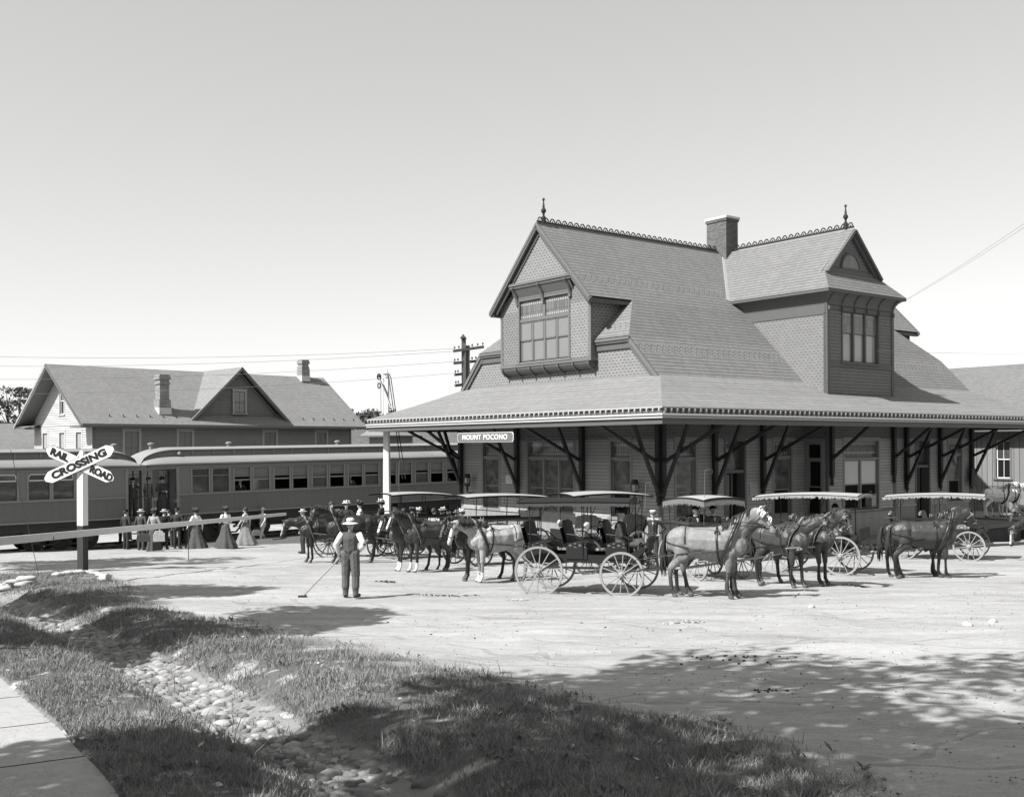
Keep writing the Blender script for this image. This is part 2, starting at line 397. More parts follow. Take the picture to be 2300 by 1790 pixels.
# windows and doors of the ground floor
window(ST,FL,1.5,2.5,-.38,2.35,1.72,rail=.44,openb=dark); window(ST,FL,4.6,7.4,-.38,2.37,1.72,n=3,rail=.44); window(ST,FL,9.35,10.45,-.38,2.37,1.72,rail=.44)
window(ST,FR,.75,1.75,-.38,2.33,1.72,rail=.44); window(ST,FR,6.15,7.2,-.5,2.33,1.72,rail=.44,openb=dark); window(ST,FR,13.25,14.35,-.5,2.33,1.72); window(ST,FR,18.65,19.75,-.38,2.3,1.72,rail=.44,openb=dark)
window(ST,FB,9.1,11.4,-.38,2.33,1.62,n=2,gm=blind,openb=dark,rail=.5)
window(ST,Fr((8.03,-.8,0),(0,1,0),(-1,0,0)),.0,.6,-.5,2.2,1.62,gm=glassd)
for a0,a1 in ((3.38,4.42),(16.0,17.0)):
    m=MB(); FR.box(m,a0-.1,a0,0,.04,BZ,2.45); FR.box(m,a1,a1+.1,0,.04,BZ,2.45); FR.box(m,a0,a1,0,.04,2.33,2.45)
    for a in (a0,a1): m.poly([FR(a,0,BZ),FR(a,-.35,BZ),FR(a,-.35,2.33),FR(a,0,2.33)])
    FR.box(m,a0,a1,-.2,.0,1.15,1.27); FR.quad(m,a0,a1,-.35,BZ,1.15,1); FR.box(m,a0+.62,a0+.68,-.33,-.25,BZ,1.15,0)
    FR.box(m,a0,a0+.5,-.3,-.25,BZ,1.1,2)
    d=m.build('door',[trimd,dark,trimm],ST); g=MB(); FR.quad(g,a0,a1,-.2,1.27,2.33); g.build('pane',glassd,d)
    h=MB(); h.ball(FR(a0+.44,-.22,-.3),.03); h.build('door_handle',flat('brass_knob',.3,.3,.6,metal=1),d)
# brackets
def bracket(fr,a,out0=0.0,steep=True,post=True):
    m=MB()
    if post:
        fr.box(m,a-.09,a+.09,out0+.045,out0+.2,.55,3.55); fr.box(m,a-.06,a+.06,out0+.045,out0+.15,.28,.55)
        for z,r in ((.5,.11),(.38,.075),(.26,.09),(.15,.06)):
            m.ball(fr(a,out0+.12,z),r,8,sc=(1,1,.8))
    if steep: m.beam(fr(a-.055,out0+.2,.6),fr(a-.055,1.38,2.97),.1,.12,up=fr.D)
    m.beam(fr(a+.055,out0+.12,1.62),fr(a+.055,2.93,2.93),.1,.12,up=fr.D)
    m.beam(fr(a,out0+.1,3.15),fr(a,2.95,2.98),.12,.12,up=fr.D)
    return m.build('eave_bracket',brkt,ST)
for a in (0.0,4.0,8.0,12.0): bracket(FL,a)
for a in (0.0,2.68,5.4,15.1,17.8,20.5): bracket(FR,a)
for a in (8.15,12.38):
    m=MB(); FR.box(m,a-.08,a+.08,1.15,1.3,1.0,3.3); m.beam(FR(a,1.25,1.65),FR(a,2.93,2.93),.1,.12,up=(1,0,0))
    for z,r in ((.95,.1),(.8,.075),(.68,.085)): m.ball(FR(a,1.22,z),r,8)
    m.build('eave_bracket',brkt,ST)
FBK=Fr((0,12,0),(1,0,0),(0,1,0))
for a in (0.0,5.0,10.0,15.0,20.5): bracket(FBK,a)
# roofs
S=1.0367; zr=lambda v:4.65+S*v; UE,VE,W0=20.5,12.0,3.05
r=MB()
def both(pts,mi=0,mu=False):
    for fu in ((0,1) if mu else (0,)):
        for fv in (0,1):
            q=[((UE-p[0]) if fu else p[0],(VE-p[1]) if fv else p[1],p[2]) for p in pts]
            r.poly(q,mi=mi)
both([(-.1,0,4.65),(20.6,0,4.65),(20.6,1.45,zr(1.45)),(-.1,1.45,zr(1.45))])
both([(-.1,1.45,zr(1.45)),(20.6,1.45,zr(1.45)),(18.95,2.95,zr(2.95)),(1.55,2.95,zr(2.95))])
both([(-.65,2.95,zr(2.95)),(21.15,2.95,zr(2.95)),(21.15,6,zr(6)),(-.65,6,zr(6))])
both([(-.1,1.45,zr(1.45)),(-.1,3.35,zr(1.45)),(1.55,3.35,zr(2.95)),(1.55,2.95,zr(2.95))],mu=True)
# skirt, subdivided a little so the bell-cast curve shows
def skz(o): return 4.65-.48*o+.023*o*o
prev=0
for o in (.5,1.0,1.6,2.3,3.05):
    a,b=prev,o; za,zb=skz(a),skz(b)
    r.poly([(-b,-b,zb),(UE+b,-b,zb),(UE+a,-a,za),(-a,-a,za)],mi=1); r.poly([(-b,VE+b,zb),(-b,-b,zb),(-a,-a,za),(-a,VE+a,za)],mi=1)
    r.poly([(UE+b,-b,zb),(UE+b,VE+b,zb),(UE+a,VE+a,za),(UE+a,-a,za)],mi=1); r.poly([(UE+b,VE+b,zb),(-b,VE+b,zb),(-a,VE+a,za),(UE+a,VE+a,za)],mi=1); prev=o
ZE=skz(3.05)
# tower roof
TC=10.265; TS=(10.87-8.18)/(TC-7.6); tz=lambda u:8.18+TS*(u-7.6)
for s in (1,-1):
    f=lambda u:TC+(u-TC)*s
    r.poly([(f(7.6),-1.5,8.18),(f(8.4),-.75,tz(8.4)),(f(8.4),5.5,tz(8.4)),(f(7.6),5.5,8.18)])
    r.poly([(f(8.4),-.82,tz(8.4)),(TC,-.82,10.87),(TC,6,10.87),(f(8.4),6,tz(8.4))])
r.poly([(7.6,-1.5,8.18),(2*TC-7.6,-1.5,8.18),(2*TC-8.4,-.75,tz(8.4)),(8.4,-.75,tz(8.4))])
roof=r.build('roof',[roofst,roofsk],ST)
# soffit and roof undersides
s=MB()
for a,b,c,d in (((-3,-3),(23.5,-3),(20.5,0),(0,0)),((-3,15),(-3,-3),(0,0),(0,12)),((23.5,-3),(23.5,15),(20.5,12),(20.5,0)),((23.5,15),(-3,15),(0,12),(20.5,12))):
    s.poly([(*a,2.97),(*b,2.97),(*c,4.05),(*d,4.05)])
def thick(pts,d=.1): s.poly([(p[0],p[1],p[2]-d) for p in pts])
for fv in (0,1):
    g=lambda v:(VE-v) if fv else v
    thick([(-.65,g(2.95),zr(2.95)),(2.2,g(2.95),zr(2.95)),(2.2,g(6),zr(6)),(-.65,g(6),zr(6))],.14)
    thick([(18.3,g(2.95),zr(2.95)),(21.15,g(2.95),zr(2.95)),(21.15,g(6),zr(6)),(18.3,g(6),zr(6))],.14)
s.build('soffit',trimd,ST)
# cornice: crown, dentil course, light moulding, dark fascia
c=MB()
def ring(o0,z0,o1,z1,mi):
    A=[(-o0,-o0,z0),(UE+o0,-o0,z0),(UE+o0,VE+o0,z0),(-o0,VE+o0,z0)]; B=[(-o1,-o1,z1),(UE+o1,-o1,z1),(UE+o1,VE+o1,z1),(-o1,VE+o1,z1)]
    for i in range(4): c.poly([A[i],A[(i+1)%4],B[(i+1)%4],B[i]],mi=mi)
E0=3.05
ring(E0+.01,ZE,E0+.01,ZE-.045,1); ring(E0+.01,ZE-.045,E0-.06,ZE-.045,1); ring(E0-.06,ZE-.045,E0-.06,ZE-.21,0); ring(E0-.06,ZE-.21,E0+.03,ZE-.21,1)
ring(E0+.03,ZE-.21,E0+.05,ZE-.27,1); ring(E0+.05,ZE-.27,E0+.01,ZE-.29,0); ring(E0+.01,ZE-.29,E0+.02,ZE-.36,1); ring(E0+.02,ZE-.36,E0-.05,ZE-.37,0); ring(E0-.05,ZE-.37,E0-.05,ZE-.54,0); ring(E0-.05,ZE-.54,E0-.15,ZE-.54,0)
c.build('cornice',[trimd,flat('cornice_light',.36,.65,.3)],ST)
d=MB()
def dent(x,y,dx,dy):   # curved modillion sticking out of the frieze
    px,py=-dy,dx
    pr=[(0,-.05),(.075,-.05),(.09,-.09),(.08,-.15),(.05,-.19),(0,-.2)]
    d.grid([[(x+dx*a+px*k,y+dy*a+py*k,ZE+z) for a,z in pr] for k in (-.028,.028)])
n=int((UE+6.1)/.265)
for i in range(n):
    u=-3.05+.13+i*(UE+6.1-.26)/(n-1); dent(u,-2.99,0,-1); 
n=int((VE+6.1)/.265)
for i in range(n):
    v=-3.05+.13+i*(VE+6.1-.26)/(n-1); dent(-2.99,v,-1,0)
d.build('dentils',flat('dentil_paint',.36,.65,.3),ST)['kind']='stuff'
# left gable wall, barges and the two small hips
for fu in (0,1):
    g=MB(); q=lambda u:(UE-u) if fu else u
    g.poly([(q(.02),.05,4.3),(q(.02),11.95,4.3),(q(.02),11.95,4.6),(q(.02),10.55,6.05),(q(.02),1.45,6.05),(q(.02),.05,4.6)],mi=0)
    g.build('gable_wall',[scale_m],ST)
b=MB()
def bar(p,q_,w,h,mi): b.beam(p,q_,w,h,up=(1,0,0),mi=mi)
for fu in (0,1):
    q=lambda u:(UE-u) if fu else u
    for fv in (0,1):
        g_=lambda v:(VE-v) if fv else v
        n1=.13
        bar((q(-.07),g_(.0+.02),4.52),(q(-.07),g_(1.5),6.05),.14,.07,1)
        bar((q(-.03),g_(.14),4.45),(q(-.03),g_(1.6),5.95),.15,.05,0)
        b.box(min(q(-.14),q(.03)),max(q(-.14),q(.03)),min(g_(1.42),g_(3.3)),max(g_(1.42),g_(3.3)),6.02,6.12,1)
        b.box(min(q(-.10),q(.03)),max(q(-.10),q(.03)),min(g_(1.42),g_(3.3)),max(g_(1.42),g_(3.3)),5.93,6.02,0)
        b.box(min(q(-.04),q(.03)),max(q(-.04),q(.03)),min(g_(1.45),g_(3.3)),max(g_(1.45),g_(3.3)),5.7,5.93,0)
        # upper barge
        bar((q(-.62),g_(2.92),7.56),(q(-.62),g_(6),10.755),.17,.09,0); bar((q(-.66),g_(2.93),7.66),(q(-.66),g_(6),10.84),.09,.05,1)
        bar((q(-.50),g_(3.2),7.62),(q(-.50),g_(6),10.5),.12,.06,0)
        b.box(min(q(-.6),q(1.6)),max(q(-.6),q(1.6)),min(g_(2.97),g_(3.12)),max(g_(2.97),g_(3.12)),7.5,7.62,0)
    # pent cornice across the gable
    b.box(min(q(-.6),q(-.25)),max(q(-.6),q(-.25)),4.02,7.98,8.6,8.7,1); b.box(min(q(-.56),q(-.25)),max(q(-.56),q(-.25)),4.1,7.9,8.5,8.6,0)
b.box(-.64,21.14,5.94,6.06,10.80,10.90,1)
b.build('barge_boards',[trimd,trimm],ST)
# upper dormer (both ends; only the left one is seen whole)
for fu in (0,1):
    q=(lambda u:UE-u) if fu else (lambda u:u)
    FD=Fr((q(-.3),0,0),(0,1,0),(1 if fu else -1,0,0))
    m=MB()
    # front wall shingles around the window
    hs=[(4.45,7.55,5.55,8.05)]
    panel(m,(q(-.3),0,0),(0,1,0),FD.N,8.7,5.42,7.6,hs+[(0,3.3,0,20)],0)
    m.poly([FD(3.3,0,7.6),FD(4.45,0,7.6),FD(4.45,0,8.5),FD(4.25,0,8.5),FD(3.3,0,7.95)]); m.poly([FD(8.7,0,7.6),FD(7.55,0,7.6),FD(7.55,0,8.5),FD(7.75,0,8.5),FD(8.7,0,7.95)])
    m.poly([FD(3.95,.18,8.65),FD(8.05,.18,8.65),FD(6,.18,10.72)])
    for v_ in (3.3,8.7): m.poly([(q(-.3),v_,5.42),(q(3.2),v_,5.42),(q(3.2),v_,8.0),(q(-.3),v_,8.0)])
    o=m.build('dormer',[scale_m],ST)
    k=MB()
    for a in (3.3,8.7): FD.box(k,a-.07,a+.07,-.06,.025,5.42,7.95)
    FD.box(k,3.2,8.8,0,.05,5.36,5.5); FD.box(k,4.3,7.7,0,.07,5.46,5.52)
    for v_ in (3.24,8.76): k.box(min(q(-.3),q(.1)),max(q(-.3),q(.1)),v_-.03,v_+.03,5.36,5.5)
    R=[]
    for i in range(5):
        t=i/4*math.pi/2; R.append([(q(-.33*math.cos(t)),3.32,5.38-.31*math.sin(t)),(q(-.33*math.cos(t)),8.68,5.38-.31*math.sin(t))])
    for i in range(4): k.poly([R[i][0],R[i][1],R[i+1][1],R[i+1][0]],mi=1)
    for v_ in (3.32,8.68): k.poly([(q(0),v_,5.38)]+[(x[0][0],v_,x[0][2]) for x in R],mi=1)
    for j in range(7):
        v_=3.36+j*(8.64-3.36)/6
        pts=[(q(-.37*math.cos(i/4*math.pi/2)),v_,5.38-.35*math.sin(i/4*math.pi/2)) for i in range(5)]; k.tube(pts,.04,6,mi=0)
        k.box(min(q(-.06),q(0)),max(q(-.06),q(0)),v_-.05,v_+.05,5.0,5.07,0)
    # cove under the pent
    k.poly([FD(4.2,0,8.1),FD(7.8,0,8.1),FD(7.8,.25,8.52),FD(4.2,.25,8.52)],mi=0)
    for v_ in (4.38,6,7.62):
        k.tube([FD(v_,.05,7.95),FD(v_,.1,8.15),FD(v_,.2,8.35),FD(v_,.34,8.52)],[.06,.07,.07,.06],6,mi=0); FD.box(k,v_-.07,v_+.07,.0,.09,7.85,8.05)
    k.build('dormer_trim',[trimm,trimd],o)
    window(o,FD,4.5,7.5,5.58,8.0,7.2,n=4,dep=.07,cas=.09,cm=trimm,fm=trimm,gm=flat('dormer_blind_glass',.17,.12,.7,.1,1.5),rail=.53,sill=False)
# tower body
m=MB(); FTt=Fr((0,-1.1,0),(1,0,0),(0,-1,0))
hs=[(.97,3.42,5.45,7.42)]
panel(m,(8.03,-1.1,0),(1,0,0),(0,-1,0),4.47,3.9,7.6,[hs[0]],0,mi=1)
for uu in (8.03,12.5): m.poly([(uu,-1.1,3.9),(uu,4.5,3.9),(uu,4.5,8.15),(uu,-1.1,8.15)],mi=0)
m.poly([(8.35,-.62,8.98),(12.18,-.62,8.98),(TC,-.62,10.8)],mi=1)
tw=m.build('tower',[fishscale('tower_side_shingles',.22,.2,.11,.55),fishscale('tower_front_shingles',.17,.11,.13,.75)],ST)
k=MB()
for a in (8.08,12.45): k.box(a-.08,a+.08,-1.14,-1.0,4.05,7.7)
FTt.box(k,8.1,12.4,0,.03,5.22,5.42,0); FTt.box(k,8.1,12.4,0,.03,7.45,7.6,0); 
for uu,sg in ((8.03,-1),(12.5,1)):
    k.box(min(uu,uu+sg*.03),max(uu,uu+sg*.03),-1.1,4.5,7.25,7.62,0); k.box(min(uu,uu+sg*.03),max(uu,uu+sg*.03),-1.1,-.95,4.1,7.3,0)
# cove all round, in four steps
cv=[(0.03,7.62),(.06,7.8),(.16,7.96),(.30,8.07),(.36,8.08)]
for i in range(4):
    (a,z0),(b_,z1)=cv[i],cv[i+1]
    P=lambda o,z,j:[(8.03-o,-1.1-o,z),(12.5+o,-1.1-o,z),(12.5+o,4.5,z),(8.03-o,4.5,z)][j]
    k.poly([P(a,z0,0),P(a,z0,1),P(b_,z1,1),P(b_,z1,0)],mi=0); k.poly([P(a,z0,1),P(a,z0,2),P(b_,z1,2),P(b_,z1,1)],mi=0); k.poly([P(a,z0,3),P(a,z0,0),P(b_,z1,0),P(b_,z1,3)],mi=0)
k.box(7.62,12.91,-1.48,4.4,8.07,8.17,0)
for a in (8.1,8.97,9.79,10.62,11.44,12.42):
    k.tube([(a,-1.13,7.5),(a,-1.15,7.72),(a,-1.24,7.9),(a,-1.36,8.02),(a,-1.44,8.06)],.035,6,mi=1); k.box(a-.05,a+.05,-1.22,-1.1,7.42,7.56,1)
# tower gable trim
for sg in (1,-1):
    f=lambda u:TC+(u-TC)*sg
    k.beam((f(8.42),-.84,8.94),(TC,-.84,10.78),.1,.16,up=(0,1,0),mi=0); k.beam((f(8.62),-.72,8.98),(TC,-.72,10.6),.1,.12,up=(0,1,0),mi=1)
k.box(8.6,11.95,-.72,-.6,8.98,9.16,0); k.box(8.75,11.8,-.68,-.6,9.16,9.22,1)
k.build('tower_trim',[trimd,trimd],tw)
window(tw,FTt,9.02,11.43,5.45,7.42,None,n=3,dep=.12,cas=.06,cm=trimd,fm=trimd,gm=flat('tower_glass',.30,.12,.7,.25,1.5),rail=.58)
for i in range(3):
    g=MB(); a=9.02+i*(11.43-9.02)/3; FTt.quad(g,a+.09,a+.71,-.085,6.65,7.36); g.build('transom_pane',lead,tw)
lun=MB(); arc=[(TC+.62*math.cos(t),-.66,9.24+.62*math.sin(t)) for t in [math.pi*i/14 for i in range(15)]]
lun.tube(arc,.06,6,mi=0); lun.poly(arc,mi=1); lun.tube([(TC-.62,-.66,9.24),(TC+.62,-.66,9.24)],.04,6,mi=0)
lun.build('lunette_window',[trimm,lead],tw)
# valley flashing
m=MB()
for sg in (1,-1):
    f=lambda u:TC+(u-TC)*sg
    P0=Vector((f(7.6),(8.18-4.65)/S,8.18+.03)); P1=Vector((f(TC-.05),6-.05,10.85))
    m.beam(P0,P1,.2,.03,up=Vector((0,-1,1)))
m.build('valley_flashing',triml,ST)
m=MB(); m.box(9.88,10.67,5.5,6.65,9.5,12.35,0); m.box(9.84,10.71,5.46,6.69,12.25,12.36,0); m.box(9.81,10.74,5.43,6.72,12.36,12.46,1)
m.build('chimney',[brickm,cement],ST)
# ridge cresting and finials
m=MB()
def crest(p0,p1,pitch=.31):
    p0=Vector(p0); p1=Vector(p1); L=(p1-p0).length; n=int(L/pitch); d=(p1-p0)/L; up=Vector((0,0,1))
    m.beam(p0,p1,.05,.08)
    for i in range(n):
        c_=p0+d*(i+.5)*L/n+up*.04
        m.tube([c_+d*.105*math.cos(t)+up*(.02+.12*math.sin(t)) for t in [math.pi*j/6 for j in range(7)]],.027,5)
        m.ball(c_+up*.03,.03,6)
        m.box(*sorted((c_.x-.012+d.x*.15,c_.x+.012+d.x*.15)),*sorted((c_.y-.012+d.y*.15,c_.y+.012+d.y*.15)),c_.z-.02,c_.z+.05)
crest((-.62,6,10.94),(9.8,6,10.94)); crest((10.75,6,10.94),(21.1,6,10.94)); crest((TC,-.8,10.94),(TC,5.35,10.94))
m.build('ridge_cresting',brkt,ST)
for x,y in ((-.28,6.0),(TC,-.42),(20.78,6.0)):
    m=MB(); m.lathe([(.09,10.9),(.09,11.15),(.04,11.2),(.05,11.3),(.1,11.36),(.1,11.44),(.05,11.5),(.045,11.58),(.03,11.7),(.02,11.78),(.045,11.8),(.055,11.84),(.03,11.9)],8,c=(x,y))
    m.build('finial',brkt,ST)
# hanging name board
SG=empty('station_sign',(0,0,0),0,'MOUNT POCONO name board with white letters hanging under the station eave','sign'); SG.location=ST.matrix_basis@Vector((-2.92,6.33,2.55)) if False else (0,0,0)
def stw(u,v_,z): return Vector((OX,36.5,0))+Vector((math.cos(TH)*u-math.sin(TH)*v_,math.sin(TH)*u+math.cos(TH)*v_,z))
SG.location=stw(-2.95,6.33,2.53); SG.rotation_euler=(0,0,TH-math.pi/2)    # local x runs along the board to the right, -y faces out
def textm(txt,size,mat,parent,loc,rot=(math.pi/2,0,0),off=0.0,ext=.006,name='lettering',sx=1.0,sp=1.0):
    c=bpy.data.curves.new(name,'FONT'); c.body=txt; c.size=size; c.align_x='CENTER'; c.align_y='CENTER'; c.extrude=ext; c.offset=off; c.space_character=sp
    o=bpy.data.objects.new(name,c); COL.objects.link(o); bpy.context.view_layer.update()
    dg=bpy.context.evaluated_depsgraph_get(); me=bpy.data.meshes.new_from_object(o.evaluated_get(dg)); bpy.data.objects.remove(o)
    me.name=name; me.materials.clear(); me.materials.append(mat); o=bpy.data.objects.new(name,me); COL.objects.link(o); o.parent=parent; o.location=loc; o.rotation_euler=rot; o.scale=(sx,1,1); return o
m=MB()
oc=[(-1.76,-.09),(-1.7,-.17),(1.7,-.17),(1.76,-.09),(1.76,.09),(1.7,.17),(-1.7,.17),(-1.76,.09)]
m.prism(oc,1,-.02,.02,0); m.prism([(x*1.015,z*1.09) for x,z in oc],1,-.012,.012,1); m.build('board',[flat('sign_grey',.13,.6),white],SG)
m=MB(); m.cyl((-1.2,0,.17),(-1.2,0,.4),.012,6); m.cyl((1.2,0,.17),(1.2,0,.4),.012,6); m.build('hanger_rod',black,SG)
textm('MOUNT POCONO',.27,white,SG,(0,-.026,0),off=.004,sx=1.18,sp=1.12)
# papers on the wall
for fr,a,z,wd,ht,lb in ((FL,8.62,.82,.42,.33,'small white printed notice tacked on the clapboards beside the triple window'),(FR,4.93,.5,.46,.45,'pale square poster with round emblem on the wall right of the station door')):
    m=MB(); fr.box(m,a-wd/2,a+wd/2,.03,.04,z-ht/2,z+ht/2,0)
    if fr is FL:
        for i,(ww) in enumerate((.3,.34,.26,.32,.2)): fr.box(m,a-ww/2,a+ww/2,.04,.043,z+.11-i*.055,z+.13-i*.055,1)
    else:
        pts=[fr(a+.13*math.cos(t),.044,z+.13*math.sin(t)) for t in [2*math.pi*i/16 for i in range(16)]]; m.tube(pts,.01,4,closed=True,mi=1)
    o=m.build('paper_notice',[flat('notice_paper%d'%(fr is FL),.6 if fr is FL else .34,.8),flat('notice_ink',.3)],None); o.matrix_world=Matrix.Translation((OX,36.5,0))@Matrix.Rotation(TH,4,'Z'); tag(o,lb,'notice')
# wall lamps
def lantern(u,v_,z,lb):
    p=stw(u,v_,z); o=empty('wall_lantern',p,TH,lb,'lantern')
    m=MB(); m.lathe([(.09,.30),(.12,.27),(.13,.2),(.16,.18),(.16,.15),(.13,.14)],12); m.lathe([(.12,-.14),(.14,-.18),(.1,-.24),(.05,-.27),(.045,-.42),(.02,-.5)],12)
    for j in range(6):
        t=j*math.pi/3; m.tube([(.13*math.cos(t),.13*math.sin(t),.16),(.165*math.cos(t),.165*math.sin(t),0),(.12*math.cos(t),.12*math.sin(t),-.15)],.012,5)
    m.tube([(0,0,-.5),(.15,0,-.55),(.3,0,-.5)],.02,6); m.build('cage',black,o)
    g=MB(); g.lathe([(.05,.16),(.1,.1),(.125,0),(.1,-.1),(.07,-.15)],12); g.build('globe',flat('lamp_globe',.35,.1,.7),o,smooth=True); return o
lantern(-.33,.95,.7,'caged oil lantern on the station wall left of the corner post'); lantern(-.33,11.2,.72,'caged oil lantern at the far left corner of the station wall')
o=empty('box_lantern',stw(10.62,-1.25,-.05),TH,'square glass box lantern in front of the bay window','lantern')
m=MB(); 
for x in (-.17,.17):
    for y in (-.17,.1): m.beam((x,y,-.22),(x,y,.24),.025,.025)
m.box(-.19,.19,-.19,.12,-.25,-.2); m.box(-.19,.19,-.19,.12,.22,.27); m.lathe([(.07,.27),(.05,.34),(.09,.36),(.02,.4)],8); m.beam((0,.1,-.1),(0,.16,-.1),.05,.05); m.build('frame',trimm,o)
g=MB(); g.box(-.16,.16,-.17,.09,-.2,.22); g.build('globe',flat('box_lamp_glass',.22,.1,.7),o)
# platform deck round the building
p=MB(); 
for a0,a1,b0,b1 in ((-1.7,22.2,-1.7,0),(-1.7,0,0,13.7),(0,22.2,12,13.7),(20.5,22.2,0,12)): p.box(a0,a1,b0,b1,BZ-.14,BZ)
p.box(7.7,12.9,-2.5,-1.7,BZ-.14,BZ)
for a0,a1,b0,b1 in ((-1.6,22.1,-1.6,-1.5),(-1.6,-1.5,-1.6,13.6)): p.box(a0,a1,b0,b1,-2.9,BZ-.14,1)
o=p.build('platform',[boards('deck_planks',.22,.14,.5,.15,.85,'v'),boards('deck_skirt',.07,.15,.6)]); o.matrix_world=Matrix.Translation((OX,36.5,0))@Matrix.Rotation(TH,4,'Z'); o['kind']='structure'
# ---------------- freight house at the right ----------------
FH=empty('freight_house',stw(30,0,0),TH,'board-and-batten freight shed with long plain roof right of the station','building')
m=MB(); FF=Fr((0,12,0),(0,-1,0),(-1,0,0))
panel(m,(0,12,0),(0,-1,0),(-1,0,0),28,-2.6,3.4,[(8.3,9.13,.28,2.38)],0)
for y in (-16,12): m.poly([(0,y,-2.6),(9,y,-2.6),(9,y,3.4),(4.7,y,6.8),(0,y,3.4)])
m.build('wall',boards('board_and_batten',.19,.3,.55),FH)
m=MB(); m.poly([(-.8,-16.5,3.05),(-.8,13,3.05),(4.7,13,6.85),(4.7,-16.5,6.85)]); m.poly([(10.2,-16.5,3.05),(10.2,13,3.05),(4.7,13,6.85),(4.7,-16.5,6.85)]); m.poly([(-.8,-16.5,2.95),(-.8,13,2.95),(4.7,13,6.75),(4.7,-16.5,6.75)],mi=1); m.box(-.85,-.75,-16.5,13,2.85,3.07,1)
m.build('roof',[shingle('freight_roof_slate',.15,.16,.16,line=.25),trimd],FH)
window(FH,FF,8.33,9.1,.3,2.36,None,n=1,muntin=1,cm=trimm,fm=white,gm=glassd,openb=dark)
p=MB(); p.box(24.9,30,-12,10,-1.68,-1.55); p.box(24.95,25.05,-12,10,-3.2,-1.68,1)
o=p.build('loading_platform',[boards('loading_planks',.25,.2,.4,.1,.85,'v'),boards('loading_skirt',.05,.2,.6)]); o.matrix_world=Matrix.Translation((OX,36.5,0))@Matrix.Rotation(TH,4,'Z'); o['kind']='structure'
# ---------------- terrain ----------------
def pGo(px,py,off=0.0):
    d=ray(px,py); t=(CAMH-off)/(-d.z-0.048); return (d.x*t,t)
DITCH=np.array([pGo(x,y,-.22) for x,y in ((-170,1318),(-60,1338),(30,1370),(128,1412),(256,1474),(385,1540),(476,1590),(586,1655),(690,1705),(800,1760),(900,1840),(980,1960))])
WALK=np.array([pGo(x,y,.02) for x,y in ((-300,1440),(-60,1500),(0,1522),(66,1580),(135,1639),(176,1687),(220,1727),(264,1782),(300,1850),(330,1950))])
ROADB=[pGo(x,y,.05) for x,y in ((-250,1305),(-60,1292),(60,1283),(130,1276),(238,1284),(320,1312),(360,1345),(420,1366),(500,1385),(568,1392),(714,1423),(883,1456),(1030,1487),(1176,1507),(1286,1536),(1359,1566),(1500,1590),(1610,1606),(1756,1634),(1866,1671),(1940,1718),(2050,1790),(2150,1900))]
GP=np.array(ROADB+[(3.0,3.5),(-8,2),(-30,8),(-30,22)])
def inpoly(x,y,P):
    r=np.zeros(x.shape,bool); n=len(P); j=n-1
    for i in range(n):
        xi,yi=P[i]; xj,yj=P[j]
        c=((yi>y)!=(yj>y))&(x<(xj-xi)*(y-yi)/((yj-yi) or 1e-9)+xi); r^=c; j=i
    return r
def dline(x,y,P):
    d=np.full(x.shape,1e9)
    for (a,b) in zip(P[:-1],P[1:]):
        ax,ay=a; bx,by=b; L=(bx-ax)**2+(by-ay)**2
        t=np.clip(((x-ax)*(bx-ax)+(y-ay)*(by-ay))/L,0,1); d=np.minimum(d,np.hypot(x-ax-t*(bx-ax),y-ay-t*(by-ay)))
    return d
def vn(x,y,s,seed=0):   # cheap value noise
    x=x/s+seed*17.3; y=y/s+seed*9.1; xi=np.floor(x); yi=np.floor(y); fx=x-xi; fy=y-yi; fx=fx*fx*(3-2*fx); fy=fy*fy*(3-2*fy)
    def h(a,b):
        q=np.sin(a*127.1+b*311.7+seed*74.7)*43758.5453; return q-np.floor(q)
    return (h(xi,yi)*(1-fx)+h(xi+1,yi)*fx)*(1-fy)+(h(xi,yi+1)*(1-fx)+h(xi+1,yi+1)*fx)*fy
sm=lambda a,b,t:(lambda q:q*q*(3-2*q))(np.clip((t-a)/(b-a),0,1))
WALKP=np.array(list(WALK)+[(-2.5,2),(-12,2),(-20,12)])
def masks(x,y):
    dd=dline(x,y,DITCH); dw=dline(x,y,WALK); iw=inpoly(x,y,WALKP); g=inpoly(x,y,GP); db=dline(x,y,np.array(ROADB))
    return dd,dw,iw,g,db
def Hf(x,y):
    x=np.asarray(x,float); y=np.asarray(y,float)
    dd,dw,iw,g,db=masks(x,y)
    z=np.where(y<52,-0.048*y,-2.496)
    z=z+np.where(g,.05*sm(0,.6,db),0)*(1-iw*sm(0,.3,dw))
    dep=.30*(1-sm(.15,1.05,dd))
    z=z-dep+.03*np.exp(-((dd-1.3)/.4)**2)
    z=z+(vn(x,y,.9,1)-.5)*.05+(vn(x,y,.35,2)-.5)*.022+(vn(x,y,.12,3)-.5)*.010*(y<30)
    # wheel tracks crossing the yard
    tr=(vn(x*.35+y*.1,y*2.2,.5,5)-.5)*.02; z=z+np.where(~g,tr,0)
    z=np.where(iw,-0.048*y-.03*(1-sm(.0,.15,dw)*0)-.02,z)
    return z
xs=np.concatenate([[-600,-300,-160,-90,-60,-42],np.arange(-32,-9,.5),np.arange(-9,9,.075),np.arange(9,32,.5),[34,45,70,110,200,350,600]])
ys=np.concatenate([[-40,-20,-8,0],np.arange(2.5,5.5,.4),np.arange(5.5,20,.075),np.arange(20,34,.22),np.arange(34,60,.6),[62,70,85,110,160,240,400,700,1200]])
GX,GY=np.meshgrid(xs,ys); GZ=Hf(GX,GY); ny,nx=GX.shape
me=bpy.data.meshes.new('ground'); vv=np.stack([GX,GY,GZ],-1).reshape(-1,3)
idx=np.arange(ny*nx).reshape(ny,nx); q=np.stack([idx[:-1,:-1],idx[:-1,1:],idx[1:,1:],idx[1:,:-1]],-1).reshape(-1,4)
